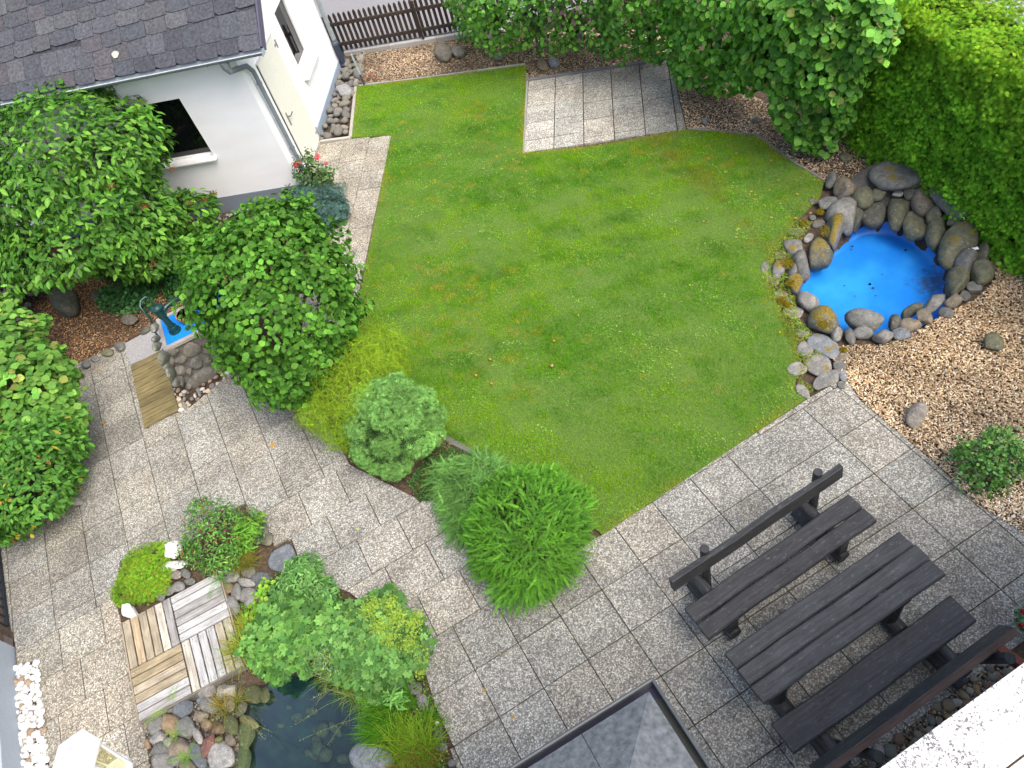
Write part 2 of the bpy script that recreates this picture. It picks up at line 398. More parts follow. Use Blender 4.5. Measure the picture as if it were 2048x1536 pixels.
def terr_tint(x, y):
    wet = 0  # wet stands for darker slabs beside bushes, the hazel's shadow painted in
    for (cx, cy, r) in ((-2.9, 7.4, 1.0), (-5.9, 7.6, .7), (-5.9, 5.9, .8), (-.35, 3.4, .6)):
        wet = max(wet, 1-math.hypot(x-cx, y-cy)/r)
    k = 1-.38*max(0, wet); warm = .04 if y < 5 and x < -4 else 0
    return (k*(1+warm), k, k*(1-warm*1.5))
TC = terr_cells(); paving('terrace_paving', TERR, TC, TO, TA, tint=terr_tint)
TU = (math.cos(TA), math.sin(TA)); TV = (-math.sin(TA), math.cos(TA))
jp = []
for (u0, u1, v0, v1) in TC:
    for _ in range(26):
        u, v = (random.uniform(u0, u1), random.choice([v0, v1])) if random.random() < .5 else (random.choice([u0, u1]), random.uniform(v0, v1))
        u += random.gauss(0, .003); v += random.gauss(0, .003); jp.append((TO[0]+TU[0]*u+TV[0]*v, TO[1]+TU[1]*u+TV[1]*v))
JP = np.array(jp); JP = JP[inpoly(JP[:, 0], JP[:, 1], TERR) & (fnoise(JP[:, 0], JP[:, 1], .8, 3)+.8*fnoise(JP[:, 0], JP[:, 1], .25, 4) > .25)]
# narrow path along the house
PATH = PL([(632, 284), (783, 270), (715, 612), (700, 690), (560, 700), (640, 470), (652, 425), (680, 352), (668, 345), (600, 345), (612, 330)])
po = P(783, 270); cs = []
for c_, (u0, u1, st) in enumerate(((-.42, 0, .0), (-.92, -.42, .12), (-1.42, -.92, 0), (-1.92, -1.42, .2))):
    v = .02-st
    cs.append((u0, u1, v, .1))
    while v > -7: cs.append((u0, u1, v-.5, v)); v -= .5
paving('garden_path', PATH, cs, po, math.radians(-16.3), tint=lambda x, y: (1.12, 1.08, 1.02))
# upper slab square
PATIO = PL([(1053, 163), (1340, 120), (1372, 258), (1048, 305)])
po = P(1048, 305); cs = []
for k in range(6):
    s0 = (-.18, -.18, -.35, -.35, -.55, -.55)[k]
    for j in range(7): cs.append((k*.5, k*.5+.5, s0+j*.5, s0+j*.5+.5))
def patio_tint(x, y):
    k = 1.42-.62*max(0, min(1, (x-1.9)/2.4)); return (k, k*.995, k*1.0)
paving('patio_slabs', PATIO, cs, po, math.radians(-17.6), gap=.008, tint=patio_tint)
# road beyond the fence, pavement beyond the tall hedge
def sheet(name, poly, z, m, kind='structure'):
    mb = MB(); mb.prism(poly, z-.02, z); o = mb.build(name, m); tag(o, kind=kind); return o
sheet('road', [(-14, 22.4), (-1.45, 16.62), (2.2, 15.35), (9, 13.2), (14, 40), (-14, 40)], .0, ASPH)
BRK, nt, b = mat('paving_stones'); co = coords(nt, 'Object', (1, 1, 1)); bt = nd(nt, 'TexVoronoi'); bt.feature = 'DISTANCE_TO_EDGE'; bt.inputs['Scale'].default_value = 6; nt.links.new(co, bt.inputs['Vector'])
c = ramp(nt, bt.outputs['Distance'], [(.03, (.12, .12, .12)), (.07, (.42, .41, .40))]); nt.links.new(c, b.inputs['Base Color'])
sheet('street_pavement', [(7.3, 4), (16, 4), (16, 13.5), (7.5, 13.2)], .0, BRK)

# lawn
LAWN = PL([(713, 174), (860, 156), (1052, 131), (1053, 163), (1048, 306), (1200, 291), (1372, 259), (1420, 263), (1512, 272), (1580, 322), (1648, 364), (1640, 395),
           (1590, 445), (1553, 500), (1540, 560), (1560, 620), (1592, 665), (1598, 720), (1590, 770), (1612, 798), (1205, 1070), (1110, 990), (1020, 940), (890, 880), (800, 780), (700, 690),
           (716, 611), (783, 271), (703, 276)])
mb = MB(); mb.prism(LAWN, -.04, .004); o = mb.build('lawn', TURF); tag(o, kind='structure')
def lawn_col(x, y):
    n = len(x); d = edgedist(x, y, LAWN)
    a = fnoise(x, y, 1.1, 1); b2 = fnoise(x, y, .35, 2); c3 = fnoise(x, y, 2.2, 3)
    g = np.array([.28, .50, .008]); dk = np.array([.12, .36, .006]); yl = np.array([.55, .50, .03]); br = np.array([.55, .36, .06])
    t = np.clip(.5+.55*a+.45*b2+.25*fnoise(x, y, .13, 0), 0, 1)[:, None]; col = g*(1-t)+dk*t
    dry = np.clip(.35*c3+.35*b2+.5*fnoise(x, y, .16, 4)+.35*fnoise(x, y, .07, 1)-.30, 0, .75)
    ul = P(1048, 306); e = np.clip(1-d/.16, 0, 1)*np.clip(.75+.5*fnoise(x, y, .5, 4), 0, 1)
    moss = np.clip(1-edgedist(x, y, PL([(1300, 268), (1420, 263), (1512, 272), (1648, 364), (1640, 395), (1553, 500)]))/.45, 0, 1)*np.clip(.5+fnoise(x, y, .4, 5), 0, 1)*.7
    dry = np.clip(dry+e*.9, 0, .85)[:, None]
    col = col*(1-dry)+yl*dry*.6+br*dry*.4
    col = col*(1-moss[:, None])+np.array([.36, .27, .04])*moss[:, None]
    tuft = np.clip(fnoise(x, y, .5, 2)*1.2+.5*fnoise(x, y, .2, 0)-.35, 0, 1)[:, None]*.8; col = col*(1-tuft)+np.array([.06, .25, .006])*tuft
    sh = rng.uniform(.65, 1.4, (n, 1)); return col*sh
NB = 430000
x, y = sample(LAWN, NB)
z0 = np.zeros(NB); th = rng.uniform(0, 2*math.pi, NB); h = rng.uniform(.016, .040, NB)*(1+.4*fnoise(x, y, .6, 2)+.4*np.clip(fnoise(x, y, .25, 5), 0, 1)*2); wd = rng.uniform(.0016, .0034, NB)
lean = rng.uniform(.2, 1.25, NB); la = rng.uniform(0, 2*math.pi, NB)
V = np.zeros((NB, 3, 3), np.float32)
V[:, 0] = np.stack([x-np.cos(th)*wd, y-np.sin(th)*wd, z0], -1); V[:, 1] = np.stack([x+np.cos(th)*wd, y+np.sin(th)*wd, z0], -1)
V[:, 2] = np.stack([x+np.cos(la)*h*np.sin(lean), y+np.sin(la)*h*np.sin(lean), z0+h*np.cos(lean)+.004], -1)
o = np_mesh('grass', V.reshape(-1, 3), np.arange(NB*3).reshape(-1, 3), lawn_col(x, y), GRASS); tag(o, 'short green lawn grass with dry and mossy patches', 'grass', kind='stuff')
# =================== stones ===================
import bmesh
def _ico(sub):
    bm = bmesh.new(); bmesh.ops.create_icosphere(bm, subdivisions=sub, radius=1)
    V = np.array([v.co[:] for v in bm.verts]); F = np.array([[v.index for v in f.verts] for f in bm.faces]); bm.free(); return V, F
ICO = {s: _ico(s) for s in (1, 2, 3, 4)}
def rockshape(sub=3, rough=.12, facets=0, flat=0, lump=.15):
    V, F = ICO[sub]; V = V.copy(); d = np.zeros(len(V))
    for k in range(5):
        q = rng.normal(size=3)*1.3; d += np.sin(V@q+rng.uniform(0, 6.28))*lump/2.2
    for k in range(8):
        q = rng.normal(size=3)*5; d += np.sin(V@q+rng.uniform(0, 6.28))*rough/6
    V = V*(1+d)[:, None]
    for k in range(facets):
        n = rng.normal(size=3); n /= np.linalg.norm(n); t = rng.uniform(.55, .85); e = V@n-t
        V -= np.clip(e, 0, None)[:, None]*n*.92
    if flat: V[:, 2] = np.where(V[:, 2] > flat, flat+(V[:, 2]-flat)*.2, V[:, 2])
    return V, F
def stone(cx, cy, rx, ry, ang=0, zc=.04, h=.12, col=(.3, .3, .29), moss=0, name='rock', parent=None, label=None, cat='rock', group=None, kind='round', m=None, sub=3, shrink=.93):
    t = math.radians(ang); a = (rx*math.cos(t), rx*math.sin(t)); b = (-ry*math.sin(t), ry*math.cos(t))
    c = P(cx, cy, zc); W1 = (P(cx+a[0], cy+a[1], zc)-c)*shrink; W2 = (P(cx+b[0], cy+b[1], zc)-c)*shrink
    V, F = rockshape(sub, *{'round': (.07, 3, 0, .16), 'angular': (.10, 9, 0, .18), 'flat': (.10, 4, .45, .22), 'craggy': (.45, 6, 0, .3)}[kind])
    W = np.outer(V[:, 0], W1)+np.outer(V[:, 1], W2); W[:, 2] += V[:, 2]*h/2; W += np.array(c)
    if parent is None: loc = (c.x, c.y, c.z-h/2)
    else: loc = ORG[parent.name]
    me = bpy.data.meshes.new(name); me.from_pydata([tuple(v) for v in (W-np.array(loc))], [], F.tolist()); me.update()
    for p in me.polygons: p.use_smooth = True
    o = link_mesh(name, me, parent, loc, m or STONE); k = random.uniform(.88, 1.12)
    if parent is not None: o.location = (0, 0, 0)
    k *= .62 if max(col) < .6 else 1
    o.color = (col[0]*k, col[1]*k, col[2]*k, 1-moss)
    if parent is None: tag(o, label, cat, group)
    elif label: o['label'] = label
    return o
G1 = (.29, .29, .275); G2 = (.22, .225, .21); G3 = (.36, .35, .32); GB = (.27, .23, .17); GG = (.20, .205, .13); GD = (.15, .155, .125); BL = (.30, .33, .36); LT = (.44, .43, .40); TAN = (.42, .34, .23); WH = (.78, .77, .74); RED = (.27, .13, .10)

# =================== stone pool ===================
pc = sum((Vector((x, y, 0)) for x, y in POOL), Vector())/len(POOL)
pool = thing('stone_pool', 'kidney shaped blue painted pool ringed by mossy boulders at the foot of the clipped hedge', 'pool', (pc.x, pc.y, 0))
BLUE, nt, b = mat('pool_paint'); co = coords(nt)
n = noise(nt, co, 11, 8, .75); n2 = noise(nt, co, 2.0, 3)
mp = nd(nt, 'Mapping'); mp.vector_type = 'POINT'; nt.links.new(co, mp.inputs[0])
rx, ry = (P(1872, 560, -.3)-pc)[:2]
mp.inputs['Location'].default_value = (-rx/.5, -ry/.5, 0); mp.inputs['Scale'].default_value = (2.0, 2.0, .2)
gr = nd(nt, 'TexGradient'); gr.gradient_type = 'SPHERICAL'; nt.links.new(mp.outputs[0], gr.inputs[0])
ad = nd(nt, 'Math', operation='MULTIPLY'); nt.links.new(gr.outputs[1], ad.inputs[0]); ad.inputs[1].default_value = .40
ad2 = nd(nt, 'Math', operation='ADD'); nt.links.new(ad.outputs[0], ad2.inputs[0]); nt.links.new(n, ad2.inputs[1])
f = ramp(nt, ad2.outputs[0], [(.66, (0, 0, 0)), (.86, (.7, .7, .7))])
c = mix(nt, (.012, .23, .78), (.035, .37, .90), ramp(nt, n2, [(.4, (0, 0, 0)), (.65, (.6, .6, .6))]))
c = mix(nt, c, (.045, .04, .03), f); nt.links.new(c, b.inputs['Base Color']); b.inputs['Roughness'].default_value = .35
BLUE2 = m_simple('blue_paint', (.010, .27, .85), .45)
def smooth_poly(poly, it=2):
    for _ in range(it):
        q = []
        for i in range(len(poly)):
            a, c = np.array(poly[i]), np.array(poly[(i+1) % len(poly)]); q += [tuple(a*.75+c*.25), tuple(a*.25+c*.75)]
        poly = q
    return poly
sp_ = smooth_poly(POOL); n = len(sp_); cx, cy = np.mean(sp_, axis=0)
prof = [(1.10, -.17), (1.045, -.165), (1.02, -.17), (1.0, -.19), (.975, -.25), (.955, -.30), (.92, -.325), (.86, -.335), (.5, -.34), (.02, -.34)]
V = []; Fq = []
for s, z in prof: V += [(cx+(x-cx)*s, cy+(y-cy)*s, z) for x, y in sp_]
for i in range(len(prof)-1):
    for k in range(n): Fq.append((i*n+k, i*n+(k+1) % n, (i+1)*n+(k+1) % n, (i+1)*n+k))
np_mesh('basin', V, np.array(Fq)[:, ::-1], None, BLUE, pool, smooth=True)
# mortar bed: ring that rises towards the hedge
bx, by = P(1900, 385, .4)[:2]; V = []; Fq = []
ring = [1.0, 1.09, 1.22, 1.4, 1.55]
hd = Vector((math.cos(math.radians(52)), math.sin(math.radians(52)), 0))
for s_i, s in enumerate(ring):
    for x, y in sp_:
        d = Vector((x-cx, y-cy, 0)); k = max(0, d.normalized().dot(hd)); up = k**4
        near = 1-up
        z = -.2+(s_i/4)**.8*(.13+.48*up) if s_i < 4 else -.08
        ss = 1+(s-1)*(.30+1.45*up)
        V.append((cx+(x-cx)*ss, cy+(y-cy)*ss, z))
for i in range(len(ring)-1):
    for k in range(n): Fq.append((i*n+k, i*n+(k+1) % n, (i+1)*n+(k+1) % n, (i+1)*n+k))
MORT = m_attr('mortar', .95, 30, .6, 1.2, .8)
np_mesh('mortar_bed', V, Fq, np.tile((.095, .09, .085), (len(Fq), 1)), MORT, pool, smooth=True)
# (px, py, rx, ry, ang, z, h, colour, moss, kind)
PS = [(1664, 360, 11, 16, 20, .08, .2, G2, 0, 'angular'), (1688, 378, 21, 18, 0, .1, .22, GB, 0, 'round'), (1723, 395, 21, 18, 0, .08, .2, GG, 0, 'round'), (1759, 388, 18, 11, -10, .12, .14, GG, 0, 'round'),
 (1793, 354, 56, 27, 8, .26, .24, G2, .05, 'flat'), (1660, 405, 28, 13, -5, .06, .12, G2, 0, 'flat'), (1686, 432, 32, 34, 10, -.02, .42, G1, 0, 'angular'), (1713, 435, 14, 28, 0, -.08, .3, GD, 0, 'round'),
 (1746, 421, 24, 26, 20, -.05, .28, GD, 0, 'round'), (1799, 419, 23, 32, 20, .0, .3, GG, .08, 'round'), (1849, 406, 22, 19, 0, .12, .26, GB, .05, 'round'), (1831, 452, 25, 23, 20, -.02, .28, GG, .08, 'round'),
 (1873, 472, 20, 30, 12, .0, .28, GG, .05, 'round'), (1868, 430, 17, 12, -5, .1, .2, GG, 0, 'round'), (1904, 391, 44, 30, 35, .30, .2, G2, .05, 'flat'), (1917, 480, 33, 50, 32, .1, .42, GG, .14, 'round'),
 (1910, 437, 17, 8, -25, .2, .1, GD, 0, 'flat'), (1818, 388, 13, 10, 0, .13, .16, GD, 0, 'round'), (1794, 389, 10, 5, 0, .14, .08, LT, 0, 'flat'), (1838, 382, 12, 6, -15, .17, .08, LT, 0, 'flat'),
 (1932, 524, 25, 22, -40, .08, .28, G2, 0, 'round'), (1964, 509, 13, 21, 5, .08, .24, GG, 0, 'round'), (1962, 545, 22, 18, -10, .08, .24, GG, 0, 'round'), (1912, 566, 29, 27, -30, .03, .34, GG, 0, 'angular'),
 (1947, 576, 14, 10, 15, .03, .1, G2, 0, 'flat'), (1906, 603, 20, 14, 0, .05, .16, GB, 0, 'round'), (1870, 604, 27, 16, -30, .02, .16, G1, 0, 'angular'), (1894, 625, 17, 12, 0, .03, .1, G2, 0, 'angular'),
 (1930, 591, 13, 9, 5, .03, .08, G2, 0, 'round'), (1848, 636, 19, 13, 25, .04, .16, GB, 0, 'angular'), (1822, 624, 26, 10, -30, -.03, .16, GD, .1, 'round'), (1821, 651, 21, 14, 0, .05, .14, GB, 0, 'round'),
 (1789, 645, 16, 17, 0, .02, .2, GD, 0, 'angular'), (1803, 669, 21, 11, 5, .03, .1, BL, 0, 'angular'), (1766, 673, 22, 15, -5, .05, .16, G3, 0, 'angular'), (1725, 665, 22, 10, 3, .04, .14, G1, 0, 'round'),
 (1700, 674, 11, 16, -10, .03, .12, G2, .1, 'round'), (1673, 669, 14, 15, 20, .03, .14, G1, 0, 'round'), (1729, 640, 45, 19, 8, .02, .26, G2, 0, 'round'), (1650, 642, 32, 25, 20, .03, .30, G2, .34, 'round'),
 (1617, 607, 25, 20, 20, .04, .26, G3, 0, 'angular'), (1590, 571, 17, 22, -30, .03, .26, G2, .33, 'angular'), (1582, 548, 12, 12, 0, .02, .2, G2, .1, 'angular'), (1600, 530, 20, 26, -30, -.03, .36, G2, .1, 'angular'),
 (1637, 505, 22, 30, 15, -.05, .42, GD, .18, 'angular'), (1664, 474, 20, 30, 20, -.03, .42, G2, .34, 'angular'), (1586, 495, 22, 17, 20, .03, .16, G1, .08, 'angular'), (1558, 537, 15, 17, 0, .03, .16, G1, .25, 'angular')]
for q in PS: stone(q[0], q[1], q[2], q[3], q[4], q[5]-.01, q[6]*1.15, q[7], q[8], 'stone', pool, kind=q[9], shrink=1.13 if q[1] < 560 else 1.02)
FL = [(1591, 463, 19, 11, 0, G2), (1616, 475, 10, 8, -30, LT), (1637, 448, 12, 8, -20, G2), (1558, 509, 17, 10, -10, G1), (1532, 535, 11, 13, 0, G1), (1543, 563, 14, 10, 20, G1), (1558, 591, 15, 11, 10, G3), (1574, 605, 11, 8, 10, G2),
 (1586, 621, 19, 13, 15, G3), (1628, 402, 9, 6, 0, G2), (1625, 434, 8, 6, 0, G2)]
for q in FL: stone(q[0], q[1], q[2], q[3], q[4], .0, .05, q[5], .06, 'paver', pool, kind='flat', shrink=1.1)
mb = MB(); p = P(1947, 498, .22); mb.box(p, (.055, -.008, 0), (.003, .018, 0), (0, 0, .006), (.9, .9, .9)); bar_ob = mb.build('white_bar', PLAIN, None, tuple(p), bevel=.002)  # plain white bar on the boulders, gives no light
tag(bar_ob, 'small white bar lying on the boulders below the clipped hedge', 'bar')
o = MB(); p = P(1927, 437, .3); o.tube([p-Vector((.03, 0, .02)), p, p+Vector((.03, -.01, .01))], .016, 8, (.02, .02, .02)); o.tube([p-Vector((.006, 0, 0)), p+Vector((.006, 0, 0))], .018, 8, (.7, .7, .7)); tag(o.build('pipe_fitting', PLAIN, None, tuple(p)), 'tiny black pipe fitting poking out of the hedge above the pool', 'fitting')
o = MB(); p = P(1604, 568, -.12); o.tube([p, p+Vector((.06, .02, 0))], [.008, .014], 8, (.02, .02, .03)); tag(o.build('pool_nozzle', PLAIN, None, tuple(p)), 'black nozzle at the lawn side rim of the blue pool', 'nozzle')
# flat path stones between pool and slabs
LB = [(1605, 667, 13, 9, 0, G1, 'small grey paving stone half sunk in grass below the mossy boulder'), (1641, 690, 34, 19, 36, BL, 'large pale blue-grey flagstone between pool and terrace'), (1611, 701, 17, 17, 40, G1, 'grey flagstone left of the large pale blue-grey flagstone'),
 (1638, 728, 30, 19, 25, G3, 'broad warm grey flagstone below the pale blue-grey one'), (1594, 737, 19, 13, -5, G3, 'round grey flagstone furthest out in the lawn'), (1653, 761, 29, 15, -25, G1, 'long grey flagstone against the terrace slabs'),
 (1688, 753, 10, 11, 0, BL, 'small square bluish flagstone at the edge of the chips'), (1682, 769, 9, 6, 20, G2, 'smallest grey flagstone at the corner of the terrace'), (1681, 731, 14, 13, 40, G2, 'triangular grey flagstone beside the wood chips'),
 (1686, 711, 13, 9, -20, GB, 'brownish flagstone beside the wood chips'), (1608, 784, 19, 11, 42, G3, 'grey wedge flagstone where lawn meets terrace corner')]
for q in LB: stone(q[0], q[1], q[2], q[3], q[4], .01, .045, q[5], .04, 'flagstone', None, q[6], 'flagstone', None, 'flat', shrink=1.0)
RK = [(1985, 686, 28, 18, 10, .07, .2, GG, 'angular', 'dark green-grey angular rock alone on the wood chips'), (1835, 831, 22, 25, 0, .07, .22, (.40, .37, .32), 'round', 'smooth pale egg shaped boulder on chips beside the terrace'),
 (1691, 314, 15, 9, 5, .04, .1, GG, 'round', 'mossy flat rock on chips below the hedge corner'), (1410, 241, 8, 8, 0, .03, .08, BL, 'angular', 'small blue-grey stone on chips right of the slab square'), (1513, 240, 10, 6, 0, .02, .06, GD, 'round', 'small dark stone in chips below the hazel hedge'),
 (1601, 297, 10, 7, 0, .02, .06, GD, 'flat', 'small dark flat stone under hanging hazel leaves'), (884, 103, 21, 19, 0, .1, .28, (.24, .22, .17), 'round', 'largest brownish boulder on the chips near the picket fence'), (917, 104, 15, 12, 0, .07, .18, (.28, .26, .22), 'round', 'smaller oval boulder touching the largest one near the fence'),
 (996, 113, 15, 12, -35, .05, .14, G2, 'angular', 'angular grey rock at the foot of the hedge beside the lawn corner'), (1085, 129, 14, 13, 20, .06, .14, (.25, .21, .14), 'angular', 'brownish rock of the pair above the slab square'), (1106, 124, 13, 11, 20, .06, .14, BL, 'angular', 'bluish rock of the pair above the slab square'),
 (1086, 87, 14, 9, -15, .05, .12, G2, 'round', 'grey rock half hidden under the back hedge'), (131, 605, 27, 29, 15, .14, .34, (.12, .125, .095), 'round', 'big round dark boulder on brown mulch'), (71, 549, 15, 19, 20, .08, .22, (.12, .12, .08), 'angular', 'dark angular rock in shade beside purple leaves'),
 (262, 641, 19, 10, -8, .06, .14, (.16, .15, .12), 'angular', 'flat dark rock on mulch behind the hand pump'), (193, 596, 12, 13, 0, .05, .12, GD, 'round', 'small dark stone beside the trailing ground cover'), (172, 727, 12, 9, -15, .04, .1, G2, 'round', 'lowest of the round grey stones edging the mulch'),
 (190, 717, 10, 7, -15, .03, .08, G2, 'round', 'small grey stone in the middle of the mulch edging'), (214, 705, 15, 10, -20, .04, .1, GG, 'flat', 'flat grey-green stone edging the mulch'), (240, 693, 12, 10, -10, .04, .1, G2, 'round', 'grey stone edging the mulch beside the concrete slab'),
 (290, 660, 13, 7, -30, .04, .1, GD, 'round', 'dark stone edging the mulch behind the concrete slab'), (150, 998, 15, 13, -10, .06, .16, G3, 'angular', 'pale angular stone at the foot of the left hedge'), (2035, 953, 6, 5, 0, .03, .06, LT, 'round', 'tiny pale stone beside the rose bush')]
for q in RK: stone(q[0], q[1], q[2], q[3], q[4], q[5], q[6], q[7], .02 if q[8] == 'round' else 0, 'rock', None, q[9], 'rock', None, q[8])

# =================== pond ===================
def sheetm(name, poly, z, m, kind='structure', par=None):
    mb = MB(); n = len(poly); mb.add([(x, y, z) for x, y in poly], [tuple(t) for t in tessellate_polygon([[Vector((x, y, 0)) for x, y in poly]])])
    o = mb.build(name, m, par); tag(o, kind=kind); return o
PW, nt, b = mat('pond_water'); nt.nodes.remove(b)
tr = nd(nt, 'BsdfTransparent'); tr.inputs[0].default_value = (.42, .62, .66, 1); gl = nd(nt, 'BsdfGlossy'); gl.inputs['Roughness'].default_value = .04; fr = nd(nt, 'Fresnel'); fr.inputs[0].default_value = 1.75
bp = nd(nt, 'Bump'); bp.inputs['Strength'].default_value = .05; nt.links.new(noise(nt, coords(nt), 6, 3), bp.inputs['Height']); nt.links.new(bp.outputs[0], gl.inputs['Normal'])
ms = nd(nt, 'MixShader'); nt.links.new(fr.outputs[0], ms.inputs[0]); nt.links.new(tr.outputs[0], ms.inputs[1]); nt.links.new(gl.outputs[0], ms.inputs[2]); nt.links.new(ms.outputs[0], nt.nodes['Material Output'].inputs[0])
sheetm('water', smooth_poly(POND), -.13, PW)
PB, nt, b = mat('pond_bed'); c = ramp(nt, noise(nt, coords(nt), 6, 5), [(.3, (.012, .035, .045)), (.7, (.06, .11, .08))]); nt.links.new(c, b.inputs['Base Color']); b.inputs['Roughness'].default_value = .8
cx2, cy2 = np.mean(POND, axis=0)
lin = smooth_poly(POND); V = []; Fq = []; n = len(lin)
for s, z in ((1.12, -.06), (1.0, -.2), (.8, -.42), (.5, -.62), (.02, -.68)): V += [(cx2+(x-cx2)*s, cy2+(y-cy2)*s, z) for x, y in lin]
for i in range(4):
    for k in range(n): Fq.append((i*n+k, i*n+(k+1) % n, (i+1)*n+(k+1) % n, (i+1)*n+k))
o = np_mesh('pond_liner', V, np.array(Fq)[:, ::-1], None, PB, smooth=True); tag(o, kind='structure')
DG = (.15, .155, .10); MG = (.12, .14, .05); OC = (.33, .24, .14)
